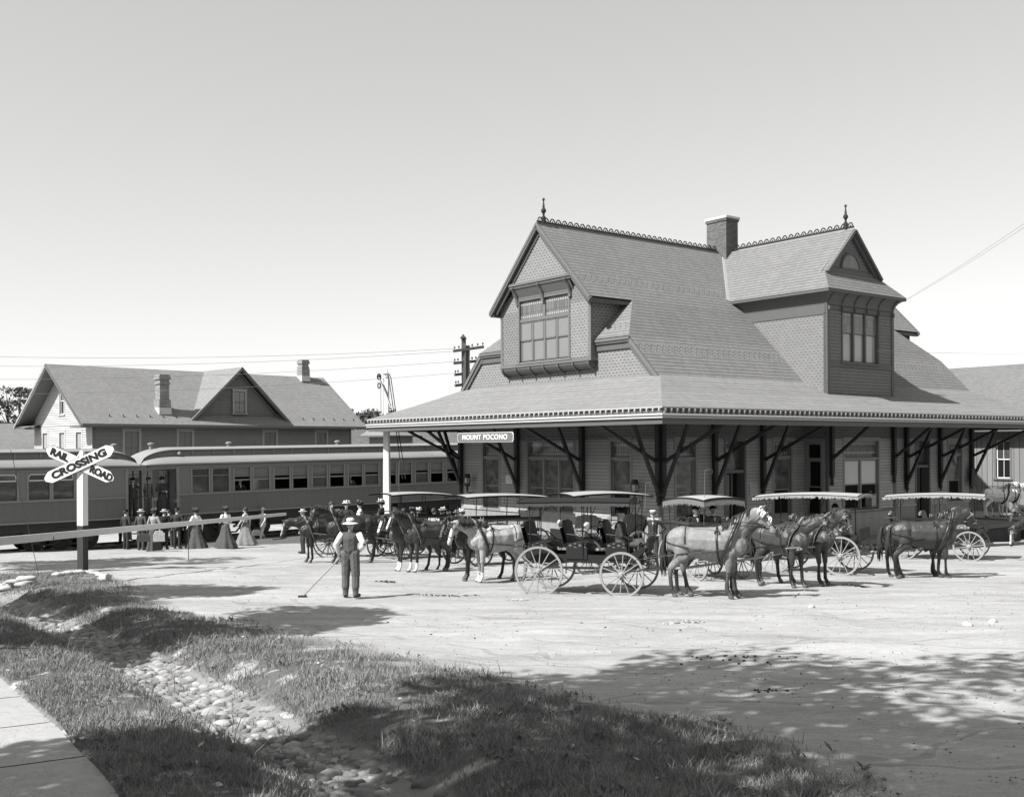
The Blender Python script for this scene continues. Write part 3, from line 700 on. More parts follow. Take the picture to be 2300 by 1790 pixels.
def npmesh(me,v,f,mats=(),smooth=False,mi=None):
    k=f.shape[1]; me.vertices.add(len(v)); me.vertices.foreach_set('co',v.astype(np.float32).ravel()); me.loops.add(f.size); me.loops.foreach_set('vertex_index',f.ravel().astype(np.int32))
    me.polygons.add(len(f)); me.polygons.foreach_set('loop_start',np.arange(0,f.size,k,dtype=np.int32)); me.polygons.foreach_set('loop_total',np.full(len(f),k,dtype=np.int32))
    for m in mats: me.materials.append(m)
    if mi is not None: me.polygons.foreach_set('material_index',mi.astype(np.int32))
    me.polygons.foreach_set('use_smooth',np.full(len(f),smooth)); me.update(calc_edges=True); return me
dd,dw,iw,g_,db=masks(GX,GY)
ga=(g_*sm(.1,.9,db+.8*(vn(GX,GY,.4,62)-.5))*(vn(GX,GY,.25,9)*1.2>.25)*(dd>.42)*(~iw)).astype(float); ca=(1-sm(.4,.6,dd)); ga=np.maximum(ga,np.maximum(1-sm(2.5,4.5,GY),np.maximum(sm(62,70,GY),sm(36,42,np.abs(GX)))))
def dirt():
    M=Mt('dirt_and_turf',.95,.1)
    a=M.t.nodes.new('ShaderNodeAttribute'); a.attribute_name='mask'; sp=M.t.nodes.new('ShaderNodeSeparateColor'); M.t.links.new(a.outputs['Color'],sp.inputs[0])
    gr=X(M.t,sp.outputs[0]); co=X(M.t,sp.outputs[1])
    x,y,z=M.gen(); sv=M.vec(x*.35+y*.1,y*1.6,z); sv2=M.vec(x*.8-y*.25,y*2.4,z)
    n1=M.noise(.22,5); n2=M.noise(1.1,6,vec=sv); n3=M.noise(7,5,.65,vec=sv2); n4=M.noise(38,3,.6)
    peb=M.vor(16,feat='F1'); pm=(peb<.16)*(M.vor(16,feat='F1',out='Color')>.5)
    dk=(M.noise(2.6,4,.7)>.66)*(M.noise(24,3)>.55)
    road=(n1-.5)*.20+(n2-.5)*.30+(n3-.5)*.22+(n4-.5)*.20+.335
    wob=M.noise(.18,3); t1=((y*.42+x*.05+wob*1.6).fr()-.5).ab(); t2=((y*.31-x*.09+wob*2.2).fr()-.5).ab(); t3=((y*.2+x*.16+wob*1.3).fr()-.5).ab()
    brk=M.noise(.5,3)>.46; rut=((t1<.022)+(t2<.016)+(t3<.014)).mn(1.0)*brk; rim=((t1<.05)+(t2<.036)).mn(1.0)*brk*(1.0-rut)
    hoof=(M.vor(3.2)<.13)*(M.noise(.35,2)>.5)
    patch=((M.noise(.12,4,.7)-.52)*6.0).mx(0.0).mn(1.0)
    road=road*(1.0-dk*.35)*(1.0-rut*.16)*(1.0-hoof*.14)*(1.0-patch*.14)+pm*.04+rim*.02
    turf=(n3-.5)*.14+(n4-.5)*.08+.115
    soil=(n4-.5)*.15+.22
    c=road*(1.0-gr)+turf*gr; c=c*(1.0-co)+soil*co
    M.col(c.mx(.02)); M.bump(n3*.5+n4*.35+pm*.5+n2*.8-rut*.7*(1.0-gr)-hoof*.6,.035,.9); return M.m
npmesh(me,vv,q,[dirt()],True)
at=me.color_attributes.new('mask','FLOAT_COLOR','POINT'); cb=np.zeros((ny*nx,4),np.float32); cb[:,0]=ga.ravel(); cb[:,1]=ca.ravel(); cb[:,3]=1; at.data.foreach_set('color',cb.ravel())
go=bpy.data.objects.new('ground',me); COL.objects.link(go); go['kind']='structure'
def hz(x,y): return float(Hf(np.array([x]),np.array([y]))[0])
# concrete walk slabs
def walk():
    M=Mt('concrete_walk',.85,.2); n=M.noise(1.2,6,.65); n2=M.noise(18,4); cr=(M.noise(2.2,5,.8,dist=1.5)-.5).ab()
    M.col((n-.5)*.18+(n2-.5)*.10+.36-(cr<.006)*.15); M.bump(n*.6+n2*.4,.012); return M.m
wk=MB(); P=[Vector((a,b,0)) for a,b in WALK]; nrm=[]
cum=[0.0]
for i in range(1,len(P)): cum.append(cum[-1]+(P[i]-P[i-1]).length)
def wat(s):
    s=min(max(s,0),cum[-1]-1e-6)
    for i in range(1,len(P)):
        if s<=cum[i]: t=(s-cum[i-1])/(cum[i]-cum[i-1]); d=(P[i]-P[i-1]).normalized(); return P[i-1].lerp(P[i],t),Vector((d.y,-d.x,0))
s=0.0
while s<cum[-1]:
    e=min(s+1.62,cum[-1]); R=[[],[],[],[]]
    for k in range(5):
        p,n_=wat(s+.015+(e-s-.03)*k/4); o_=p+(n_*1.75 if n_.x<0 else -n_*1.75); 
        for j,(qq,dz) in enumerate(((p,-.12),(p,.028),(o_,.028),(o_,-.12))): R[j].append((qq.x,qq.y,-.048*qq.y+dz))
    wk.grid(R,close=False,caps=False); s=e
o=wk.build('sidewalk',walk()); o['kind']='structure'
# ---------------- grass ----------------
def scatter(n,x0,x1,y0,y1,dens):
    x=RNG.uniform(x0,x1,n); y=RNG.uniform(y0,y1,n); return x,y
def grass_pts():
    X_=[];Y_=[]
    for (y0,y1,de) in ((5.4,8,3300),(8,11,2400),(11,15,1300),(15,21,750),(21,34,350)):
        x0,x1=-.52*y1-.6,min(.52*y1+.6,7.5); n=int((x1-x0)*(y1-y0)*de); x=RNG.uniform(x0,x1,n); y=RNG.uniform(y0,y1,n)
        ok=(np.abs(x/y)<.53); x=x[ok]; y=y[ok]
        dd,dw,iw,g,db=masks(x,y)
        edge=np.clip(sm(.0,1.1,db-.9*(vn(x,y,.5,61)-.5))+.04,0,1)
        right=sm(2.2,4.6,x)*.65
        p=(g&~iw)*edge*sm(.40,.58,dd)*np.clip(sm(.18,.55,vn(x,y,.45,21))+.12-right*(vn(x,y,.5,8)>.35),0,1)*(dw>.02)
        p=np.maximum(p,(dd<.8)*(vn(x,y,.18,31)>.72)*.35)
        k=RNG.random(len(x))<p; X_.append(x[k]);Y_.append(y[k])
    return np.concatenate(X_),np.concatenate(Y_)
def blades(x,y,hmin,hmax,wid,mat,name,tuft=True):
    n=len(x); z=Hf(x,y)-.008; cl=vn(x,y,.28,41); h=RNG.uniform(hmin,hmax,n)*(.55+.9*cl); h*=np.where(RNG.random(n)<.03,1.7,1)
    a=RNG.uniform(0,2*np.pi,n); b=RNG.uniform(0,2*np.pi,n); lean=RNG.uniform(.15,1.0,n)*h; w=wid*RNG.uniform(.6,1.3,n)*(1+y*.035)
    dx,dy=np.cos(a)*w,np.sin(a)*w; lx,ly=np.cos(b)*lean,np.sin(b)*lean
    v=np.empty((n,5,3)); v[:,0]=np.stack([x-dx,y-dy,z],-1); v[:,1]=np.stack([x+dx,y+dy,z],-1)
    v[:,2]=np.stack([x+dx*.75+lx*.35,y+dy*.75+ly*.35,z+h*.55],-1); v[:,3]=np.stack([x-dx*.75+lx*.35,y-dy*.75+ly*.35,z+h*.55],-1); v[:,4]=np.stack([x+lx,y+ly,z+h*.95],-1)
    base=np.arange(n)[:,None]*5; f=np.concatenate([base+np.array([[0,1,2]]),base+np.array([[0,2,3]]),base+np.array([[3,2,4]])])
    me=bpy.data.meshes.new(name); npmesh(me,v.reshape(-1,3),f,[mat]); o=bpy.data.objects.new(name,me); COL.objects.link(o); return o
def leafmat(name,c,var=.6,tr=.25,sc=1.5):
    M=Mt(name,.65,.25); n=M.noise(sc,4); n2=M.noise(60,2); M.col(((n-.5)*var+(n2-.5)*var*1.3+1.0).mx(.2)*c)
    t=M.t.nodes.new('ShaderNodeBsdfTranslucent'); t.inputs[0].default_value=(c,c,c,1); mx=M.t.nodes.new('ShaderNodeMixShader'); mx.inputs[0].default_value=tr
    out=M.t.nodes['Material Output']; M.t.links.new(M.p.outputs[0],mx.inputs[1]); M.t.links.new(t.outputs[0],mx.inputs[2]); M.t.links.new(mx.outputs[0],out.inputs[0]); return M.m
gx,gy=grass_pts(); print('blades',len(gx))
o=blades(gx,gy,.035,.10,.0034,leafmat('grass_blade',.235,1.0,.12),'grass'); tag(o,'short tufty grass on the banks beside the cobbled ditch','grass',kind='stuff')
sel=RNG.random(len(gx)); d1=dline(gx,gy,DITCH); k_=((d1<.75)&(sel<.16))|((sel<.012)&(gy<20)); x2,y2=gx[k_],gy[k_]
o=blades(x2,y2,.09,.20,.0036,bpy.data.materials['grass_blade'],'grass'); tag(o,'taller grass stems leaning over the cobbled ditch edge','grass',kind='stuff')
def litter():
    V=[];n=0
    rs=np.random.default_rng(12)
    while n<170:
        y=5.8+12*rs.random()**1.5; x=rs.uniform(-.5,.42)*y
        a,b,c,d,e=masks(np.array([x]),np.array([y]))
        if not d[0] or c[0]: continue
        s=rs.uniform(.018,.042); t=rs.uniform(0,6.28); z=hz(x,y)+rs.uniform(.02,.05); q=rs.normal(size=3)*.35; u=np.array([math.cos(t),math.sin(t),q[0]])*s; w=np.array([-math.sin(t),math.cos(t),q[1]])*s*.6; c0=np.array([x,y,z]); V+=[c0-u,c0+w,c0+u,c0-w]; n+=1
    me=bpy.data.meshes.new('leaf_litter'); npmesh(me,np.array(V),np.arange(len(V)).reshape(-1,4),[flat('dry_leaf',.42,.8,.2,.4,9)]); o=bpy.data.objects.new('leaf_litter',me); COL.objects.link(o); tag(o,'pale dry leaves fallen on the grass','leaves',kind='stuff')
litter()
# broad-leaved weeds and leaf litter
def weeds():
    m=MB(); cnt=0
    for _ in range(9000):
        y=5.6+14*random.random()**1.6; x=random.uniform(-.5,.5)*y
        if x>6: continue
        a,b,c,d,e=masks(np.array([x]),np.array([y]))
        if not((d[0] and not c[0] and a[0]>.6) or (a[0]<.8 and random.random()<.12)): continue
        if vn(np.array([x]),np.array([y]),.6,77)[0]<.55: continue
        z=hz(x,y); k=random.randint(3,6); t0=random.random()*6
        if cnt>1500: break
        cnt+=1; big=random.random()<.12
        for i in range(k):
            t=t0+i*6.283/k+random.uniform(-.3,.3); L=random.uniform(.02,.045)*(2.0 if big else 1); w=L*random.uniform(.22,.4); d_=Vector((math.cos(t),math.sin(t),0)); s_=Vector((-d_.y,d_.x,0)); up=random.uniform(.3,1.1)
            p=Vector((x,y,z+.01)); m.poly([p,p+d_*L*.5+s_*w+Vector((0,0,L*up*.6)),p+d_*L+Vector((0,0,L*up)),p+d_*L*.5-s_*w+Vector((0,0,L*up*.6))])
    return m.build('weeds',leafmat('weed_leaf',.15,.6,.2))
tag(weeds(),'broad-leaved weeds scattered through the bank grass','weeds',kind='stuff')
# ---------------- stones ----------------
def ico(sub=1):
    bm=bmesh.new(); bmesh.ops.create_icosphere(bm,subdivisions=sub,radius=1); v=np.array([p.co[:] for p in bm.verts]); f=np.array([[q.index for q in p.verts] for p in bm.faces]); bm.free(); return v,f
IV,IF=ico(2); IV1,IF1=ico(1)
def stones(pts,mat,name,iv=IV,iff=IF,smooth=True):
    V=[];Fc=[];n=0
    for (x,y,z,a,b,c,rot,sd) in pts:
        rs=np.random.default_rng(sd); k=rs.normal(size=(4,3)); v=iv.copy()
        d=1+.26*sum(np.sin(v@k[i]*2.0+i) for i in range(4))/2
        v=v*d[:,None]*np.array([a,b,c]); cr,sr=math.cos(rot),math.sin(rot); v=v@np.array([[cr,sr,0],[-sr,cr,0],[0,0,1]]); v+=np.array([x,y,z]); V.append(v); Fc.append(iff+n); n+=len(v)
    me=bpy.data.meshes.new(name); npmesh(me,np.concatenate(V),np.concatenate(Fc),[mat],smooth); o=bpy.data.objects.new(name,me); COL.objects.link(o); return o
def stonem(name,c,var=.25):
    M=Mt(name,.85,.25); n=M.noise(3,5); n2=M.noise(30,4,.7); r=M.t.nodes.new('ShaderNodeNewGeometry'); ri=X(M.t,r.outputs['Random Per Island'])
    M.col((n-.5)*.15+(n2-.5)*.14+(ri-.5)*var+c); M.bump(n2,.012); return M.m
pts=[]; ang=None
for a_,b_ in zip(DITCH[:-1],DITCH[1:]):
    a_=Vector((*a_,0)); b_=Vector((*b_,0)); L=(b_-a_).length; d=(b_-a_)/L; nn=Vector((-d.y,d.x,0)); s=0
    while s<L:
        s+=.115
        for k in range(-4,5):
            if abs(k)>=3 and random.random()<.35: continue
            p=a_+d*(s+random.uniform(-.03,.03)+(k%2)*.06)+nn*(k*.115+random.uniform(-.03,.03))
            if p.y<5.2 or p.y>34: continue
            if abs(k)>=5 and random.random()<.55: continue
            if random.random()<.18+(.35 if (vn(np.array([p.x]),np.array([p.y]),.6,88)[0]>.62) else 0): continue
            sz=random.uniform(.55,1.15)*(1.5 if random.random()<.14 else 1)
            pts.append((p.x,p.y,hz(p.x,p.y)-.004,.070*sz,.050*sz,.036*sz,math.atan2(d.y,d.x)+random.uniform(-.5,.5)+.9,random.randint(0,99999)))
print('cobbles',len(pts))
o=stones(pts,stonem('cobble_stone',.25,.25),'cobbles'); tag(o,'rounded cobblestones lining the shallow drainage ditch','cobbles',kind='stuff')
pts=[]
for _ in range(9000):
    y=8+34*random.random()**1.3; x=random.uniform(-.5,.5)*y
    a,b,c,d,e=masks(np.array([x]),np.array([y]))
    if d[0] and e[0]>.2: continue
    if vn(np.array([x]),np.array([y]),1.6,55)[0]<.45 and random.random()<.8: continue
    s=random.uniform(.004,.011)*(1.8 if random.random()<.05 else 1); pts.append((x,y,hz(x,y)+s*.3,s*1.3,s,s*.8,random.random()*6,random.randint(0,9999)))
o=stones(pts,stonem('pebble_stone',.24,.4),'pebbles',IV1,IF1,False); tag(o,'small pebbles scattered over the dirt yard','pebbles',kind='stuff')
# droppings and raked heaps in the yard
def heap(cx,cy,rx,ry,n,smin,smax,mat,name,lb,cat):
    pts=[]
    for _ in range(n):
        a=random.random()*6.283; r=math.sqrt(random.random())*random.uniform(.3,1); p=pG(cx,cy); x=p.x+rx*r*math.cos(a); y=p.y+ry*r*math.sin(a); s=random.uniform(smin,smax)
        pts.append((x,y,hz(x,y)+s*.5,s*1.2,s,s*.8,random.random()*6,random.randint(0,9999)))
    o=stones(pts,mat,name,IV1,IF1,False); tag(o,lb,cat,kind='stuff')
dung=flat('dung_dark',.05,.9)
heap(1010,1338,1.0,.16,55,.008,.02,dung,'droppings','dark droppings strewn on the dirt left of the surrey wheel','droppings')
heap(1905,1316,.5,.3,50,.012,.03,dung,'droppings','droppings on the ground right of the middle team','droppings')
heap(870,1306,.4,.25,40,.012,.03,dung,'droppings','droppings just left of the white-footed team','droppings')
heap(1170,1348,.35,.12,60,.012,.028,stonem('pale_stone',.42),'stone_chips','pale stone chips below the surrey rear wheel','stones')
heap(1540,1400,.42,.25,140,.010,.022,stonem('chip_stone',.3,.5),'raked_heap','small raked heap of stones in the middle of the yard','stones')
heap(1650,1480,1.3,.8,26,.010,.022,dung,'clods','dark clods in the shaded road edge','clods')
heap(1720,1555,.3,.18,16,.010,.02,dung,'clods','cluster of dark clods in the tree shade','clods')
# large loose stones: countable
for i,(px,py,s,lb) in enumerate(((234,1305,.16,'white stone in the grass right of the crossing post'),(1823,1362,.07,'pale stone on the yard below the middle team'),(2227,1396,.08,'pale stone near the right edge of the yard'),(535,1334,.11,'flat pale stone in the shadow left of the hoe'),(2172,1406,.1,'flat white stone half buried at the right of the yard'))):
    p=pG(px,py); o=stones([(0,0,0,s*1.15,s*.9,s*.65,.3*i,i)],stonem('rock%d'%i,.42,.1),'rock'); o.location=(p.x,p.y,hz(p.x,p.y)+s*.15); tag(o,lb,'stone')
# dry-stone edging at the far left and kerb stones round the crossing post
for (pxs,nm,lb,sz,rows) in ((np.linspace(-60,62,9),'stone_edging','low dry-stone edging at the far left of the grass',.12,2),(np.linspace(128,240,13),'stone_kerb','pale flat stones edging the mound at the crossing post','.10',1)):
    sz=float(sz); pts=[]
    for r in range(rows):
        for i,px in enumerate(pxs):
            p=pG(px,(1318 if rows==2 else 1297-6*math.sin((px-128)/112*math.pi))); pts.append((p.x,p.y+random.uniform(-.1,.1),hz(p.x,p.y)+sz*.4+r*sz*.8,sz*1.5,sz,sz*.55,random.uniform(-.3,.3),i+r*20))
    o=stones(pts,stonem(nm+'_m',.42,.2),nm); tag(o,lb,'stones')
# ---------------- trees ----------------
barkm=flat('bark',.09,.9,.2,.3,8,bump=.01,bs=20)
def tree(name,label,x,y,z0,h,crown,trunk_r,nleaf,leaf,lm,group=None,seed=0,conifer=False,cz=None,nclump=26,limbs=7,fill=.85):
    rs=np.random.default_rng(seed); o=empty(name,(x,y,z0),0,label,'tree',group); m=MB(); rx,ry,rz=crown; cz=h-rz if cz is None else cz
    top=cz+rz*(.8 if conifer else .2)
    m.tube([(0,0,-.2),(rs.normal()*.05,rs.normal()*.05,h*.3),(rs.normal()*.1,rs.normal()*.1,cz),(rs.normal()*.1,0,top)],[trunk_r*1.2,trunk_r,trunk_r*.6,trunk_r*.12],8)
    C=[]
    for i in range(nclump):
        while True:
            q=rs.uniform(-1,1,3)
            if conifer:
                t=(q[2]+1)/2; wr=(1-t)*.9+.1
                q[0]*=wr; q[1]*=wr
                if math.hypot(q[0],q[1])<=wr: break
            elif q@q<=1: break
        if not conifer: q=q/max(np.linalg.norm(q),1e-3)*np.linalg.norm(q)**.5
        c=np.array([q[0]*rx,q[1]*ry,cz+q[2]*rz]); C.append(c)
        if i<limbs: 
            b=np.array([0,0,cz-rz*.5+ (c[2]-cz)*.4]); mid=(b+c)/2+np.array([0,0,.15*rz]); m.tube([b,mid,c],[trunk_r*.4,trunk_r*.22,trunk_r*.07],6)
    m.build('trunk',barkm,o,True)
    C=np.array(C); r=(rx+ry+rz)/3*(.26 if conifer else .36)
    k=rs.integers(0,len(C),nleaf); d=rs.normal(size=(nleaf,3)); d/=np.linalg.norm(d,axis=1)[:,None]; rad=rs.uniform(.2,1,nleaf)**.6
    szc=rs.uniform(.6,1.25,len(C))[k]; P_=C[k]+d*(rad*szc)[:,None]*np.array([r,r,r*(.35 if conifer else .75)])
    a=rs.normal(size=(nleaf,3)); a/=np.linalg.norm(a,axis=1)[:,None]; b=np.cross(a,rs.normal(size=(nleaf,3))); b/=np.linalg.norm(b,axis=1)[:,None]
    s=leaf*rs.uniform(.6,1.3,nleaf)[:,None]
    V=np.stack([P_-a*s,P_+b*s*.5,P_+a*s,P_-b*s*.5],1).reshape(-1,3); Fc=np.arange(nleaf*4).reshape(-1,4)
    me=bpy.data.meshes.new('crown'); npmesh(me,V,Fc,[lm]); c=bpy.data.objects.new('crown',me); COL.objects.link(c); c.parent=o; return o
leafd=leafmat('tree_leaf',.085,.5,.2,.8); leafc=leafmat('pine_needle',.10,.5,.1,.6)
# ---------------- house behind the train ----------------
def housepos(px,Y): return (ray(px,1000).x*Y,Y,0)
clapw=clapm('white_lit_clapboard',.44,.14,-2.6,.35); clapg=clapm('grey_shaded_clapboard',.20,.14,-2.6,.35)  # house: sunlit gable end and shaded long side painted as two tones
HS=empty('trackside_house',(-24.79,62,0),math.radians(45),'long two-storey clapboard house with slate roof and cross gable behind the train','building')
HLf=Fr((0,0,0),(1,0,0),(0,-1,0)); HGf=Fr((0,8.8,0),(0,-1,0),(-1,0,0)); B0=-2.6
wins=[(1.95,2.85),(5.45,6.35),(11.6,12.5),(15.75,16.6)]
hh=[(a,b,1.2,3.2) for a,b in wins]+[(a,b,-1.6,.4) for a,b in wins]
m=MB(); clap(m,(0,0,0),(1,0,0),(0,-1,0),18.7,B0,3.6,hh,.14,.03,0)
gh=[(1.3,2.05,1.2,3.15),(3.95,4.75,1.2,3.15),(6.45,7.25,1.2,3.15)]
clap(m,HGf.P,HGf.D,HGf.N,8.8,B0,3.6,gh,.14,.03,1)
z=3.6; zt0=3.62+.71*.9
while z<7.3:
    k=max(0,(z+.30-zt0)/.71); a0,a1=max(0,k),min(8.8,8.8-k)
    if a1-a0>.1:
        for s,e in (((a0,3.95),(4.75,a1)) if 4.2<z<6.0 and a0<3.9 else ((a0,a1),)): m.poly([HGf(s,.03,z),HGf(e,.03,z),HGf(e,0,z+.14),HGf(s,0,z+.14)],mi=1); m.poly([HGf(s,0,z),HGf(e,0,z),HGf(e,.03,z),HGf(s,.03,z)],mi=1)
    z+=.14
m.poly([(18.7,0,B0),(18.7,8.8,B0),(18.7,8.8,3.6),(18.7,4.4,7.3),(18.7,0,3.6)],mi=0); m.poly([(0,8.8,B0),(18.7,8.8,B0),(18.7,8.8,3.6),(0,8.8,3.6)])
m.poly([(6.3,-.02,3.6),(13.1,-.02,3.6),(9.7,-.02,7.1)],mi=2)
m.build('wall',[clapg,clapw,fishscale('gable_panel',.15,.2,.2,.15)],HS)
t=MB(); HLf.box(t,-.02,.14,0,.04,B0,3.6,0); HLf.box(t,18.55,18.72,0,.04,B0,3.6,0); HGf.box(t,-.05,.12,0,.04,B0,3.6,1); HGf.box(t,8.66,8.8,0,.04,B0,3.6,1)
HLf.box(t,0,18.7,0,.04,3.3,3.6,0); t.poly([HLf(-1,.85,3.5),HLf(19.4,.85,3.5),HLf(19.4,0,3.5),HLf(-1,0,3.5)],mi=0); HLf.box(t,-1,19.4,.82,.95,3.47,3.62,0)
for sg in (1,-1):
    f=lambda u:9.7+(u-9.7)*sg
    t.beam((f(6.0),-.4,3.72),(9.7,-.4,7.3),.12,.24,up=(0,1,0),mi=0); t.beam((f(6.35),-.1,3.75),(9.7,-.1,7.05),.06,.16,up=(0,1,0),mi=0)
t.box(6.2,13.2,-.3,0,3.6,3.78,0); HLf.box(t,6.6,12.8,0,.04,4.3,4.38,0); HLf.box(t,8.9,10.5,0,.04,5.9,5.96,0)
for s in (0,1):
    g=lambda v:(8.8-v) if s else v
    t.beam((-1.0,g(-.85),3.5),(-1.0,g(4.4),7.24),.08,.16,up=(1,0,0),mi=1 if s else 0); t.poly([(-1.0,g(-.85),3.45),(0,g(-.85),3.45),(0,g(4.4),7.2),(-1.0,g(4.4),7.2)],mi=0)
    t.beam((19.4,g(-.85),3.5),(19.4,g(4.4),7.24),.08,.16,up=(1,0,0),mi=0)
    t.box(-1.0,0,min(g(-.85),g(.9)),max(g(-.85),g(.9)),3.42,3.52,0); t.poly([(-1.0,g(-.85),3.6),(-1.0,g(1.0),3.52),(0,g(1.0),3.7),(0,g(-.85),3.62)],mi=2)
t.build('wall_trim',[trimm,clapw,roofh],HS)
rf=MB(); zz=lambda v:3.62+.709*(v+.9)
rf.poly([(-1.05,-.95,zz(-.95)),(19.45,-.95,zz(-.95)),(19.45,4.4,zz(4.4)),(-1.05,4.4,zz(4.4))]); rf.poly([(-1.05,9.75,zz(-.95)),(19.45,9.75,zz(-.95)),(19.45,4.4,zz(4.4)),(-1.05,4.4,zz(4.4))])
rf.poly([(5.85,-.5,3.72),(9.7,-.5,7.44),(9.7,4.6,7.44),(5.85,2.2,3.72)]); rf.poly([(13.55,-.5,3.72),(9.7,-.5,7.44),(9.7,4.6,7.44),(13.55,2.2,3.72)])
for i in range(22): 
    u=.9+i*.85; 
    if 5.6<u<13.8: continue
    rf.box(u-.015,u+.015,-.3,-.22,zz(-.3),zz(-.3)+.16,1)
rf.build('roof',[roofh,black],HS)
hcas=flat('house_casing',.30,.7); hgl=flat('house_glass',.17,.15,.6,.2,1.2)
for a,b in wins: window(HS,HLf,a,b,1.2,3.2,None,cm=hcas,fm=trimm,gm=hgl,muntin=1,cas=.14,dep=.08); window(HS,HLf,a,b,-1.6,.4,None,cm=trimm,fm=trimm,gm=glassd,muntin=1,cas=.14,dep=.08)
for a,b,c,d in gh: window(HS,HGf,a,b,c,d,None,cm=clapw,fm=trimm,gm=curtain,cas=.12,dep=.08)
window(HS,HGf,3.95+.06,4.69,4.3,5.95,None,cm=clapw,fm=white,gm=glassd,openb=dark,cas=.1,dep=.08,muntin=1)
window(HS,Fr((0,-.12,0),(1,0,0),(0,-1,0)),9.3,10.1,4.45,5.85,None,cm=hcas,fm=trimm,gm=hgl,cas=.12,dep=.05,muntin=1)
def hchim(u,v_,z0,z1,w):
    m=MB(); m.box(u-w*.62,u+w*.62,v_-w*.62,v_+w*.62,z0,z0+.95); m.box(u-w/2,u+w/2,v_-w/2,v_+w/2,z0,z1-.2); m.box(u-w*.58,u+w*.58,v_-w*.58,v_+w*.58,z1-.62,z1-.5); m.box(u-w*.62,u+w*.62,v_-w*.62,v_+w*.62,z1-.3,z1-.12); m.box(u-w*.55,u+w*.55,v_-w*.55,v_+w*.55,z1-.12,z1)
    m.box(u-w*.66,u+w*.66,v_-w*.66,v_+w*.66,z0,z0+.42,1); m.build('chimney',[brickr,cement],HS)
hchim(4.55,.35,4.25,6.75,.62); hchim(17.45,4.1,7.0,8.6,.55)
# small neighbours
NB=empty('neighbour_house',(-33.5,68,0),math.radians(45),'low slate-roofed house with white dormer at the far left edge','building')
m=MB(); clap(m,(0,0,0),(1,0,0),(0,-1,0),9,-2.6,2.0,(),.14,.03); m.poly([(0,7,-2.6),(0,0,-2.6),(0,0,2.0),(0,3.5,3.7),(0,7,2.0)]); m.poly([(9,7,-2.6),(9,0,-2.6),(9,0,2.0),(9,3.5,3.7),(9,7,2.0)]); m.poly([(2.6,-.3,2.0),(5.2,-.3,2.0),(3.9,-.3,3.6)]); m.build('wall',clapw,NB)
m=MB(); m.poly([(-.5,-.6,1.8),(9.6,-.6,1.8),(9.6,3.5,3.9),(-.5,3.5,3.9)]); m.poly([(-.5,7.6,1.8),(9.6,7.6,1.8),(9.6,3.5,3.9),(-.5,3.5,3.9)]); m.poly([(2.4,-.45,1.9),(3.9,-.45,3.75),(3.9,3.4,3.75),(2.4,.2,1.9)]); m.poly([(5.4,-.45,1.9),(3.9,-.45,3.75),(3.9,3.4,3.75),(5.4,.2,1.9)]); m.build('roof',roofh,NB)
window(NB,Fr((0,-.3,0),(1,0,0),(0,-1,0)),3.5,4.3,1.9,2.9,None,cm=clapw,fm=white,gm=glassd,cas=.08,dep=.05)
SH=empty('track_shed',(-7.9,67,0),math.radians(45),'small dark-eaved shed behind the train right of the house','building')
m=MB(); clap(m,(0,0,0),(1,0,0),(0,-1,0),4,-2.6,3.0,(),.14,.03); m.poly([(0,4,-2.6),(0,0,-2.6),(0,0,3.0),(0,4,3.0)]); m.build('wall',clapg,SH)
m=MB(); m.poly([(-.9,-.9,3.0),(4.9,-.9,3.0),(4,1.2,3.6),(0,1.2,3.6)]); m.poly([(-.9,4.9,3.0),(-.9,-.9,3.0),(0,1.2,3.6),(0,3,3.6)]); m.poly([(4.9,-.9,3),(4.9,4.9,3),(4,3,3.6),(4,1.2,3.6)]); m.poly([(0,1.2,3.6),(4,1.2,3.6),(4,3,3.6),(0,3,3.6)]); m.box(-.9,4.9,-.9,4.9,2.9,2.99,1); m.build('roof',[roofh,trimd],SH); SH.scale=(.5,.5,.97)
# ---------------- hillside and far trees ----------------
def hillside():
    xs=np.linspace(-150,190,140); rows=[(78,-2.55),(84,-1.2),(92,1.6),(102,3.1),(125,4.0),(160,3.0)]; V=[]
    for j,(y,z) in enumerate(rows):
        xx=xs*(y/100); zz_=z+(vn(xx,xx*0+j,9,3)-.5)*1.2*(j>0)+(vn(xx,xx*0+j,2.5,4)-.5)*.6*(j>0); V.append(np.stack([xx,np.full(140,float(y)),zz_],-1))
    V=np.concatenate(V); idx=np.arange(len(rows)*140).reshape(len(rows),140); q=np.stack([idx[:-1,:-1],idx[:-1,1:],idx[1:,1:],idx[1:,:-1]],-1).reshape(-1,4)
    me=bpy.data.meshes.new('hillside'); M=Mt('scrub_hill',.95,.1); n=M.noise(1.2,6,.8); n2=M.noise(7,4); M.col((n-.5)*.22+(n2-.5)*.2+.20); M.bump(n,.8); npmesh(me,V,q,[M.m],True); o=bpy.data.objects.new('hillside',me); COL.objects.link(o); o['kind']='structure'
hillside()
def ftree(px,Y,topy,wd,lb,con,seed,zb=2.2,nl=430):
    ztop=pY(px,topy,Y).z; x=ray(px,950).x*Y; h=ztop-zb
    tree('pine_tree' if con else 'broadleaf_tree',lb,x,Y,zb,h,(wd/2,wd/2,h*.42 if con else h*.36),.16,nl,.22,leafc,'trees along the far hill',seed,con,nclump=30 if con else 14,limbs=14)
for i,(px,ty,wd,con,lb) in enumerate(((-6,888,5,1,'ragged pine cut by the left edge, behind the low roof'),(17,868,6,1,'tallest pine behind the low roof at the far left'),(44,872,4.6,1,'narrow pine just right of the tallest, left of the house'),(64,876,4,1,'pine half hidden by the house eave'))):
    ftree(px,118,ty,wd,lb,con,i+3)
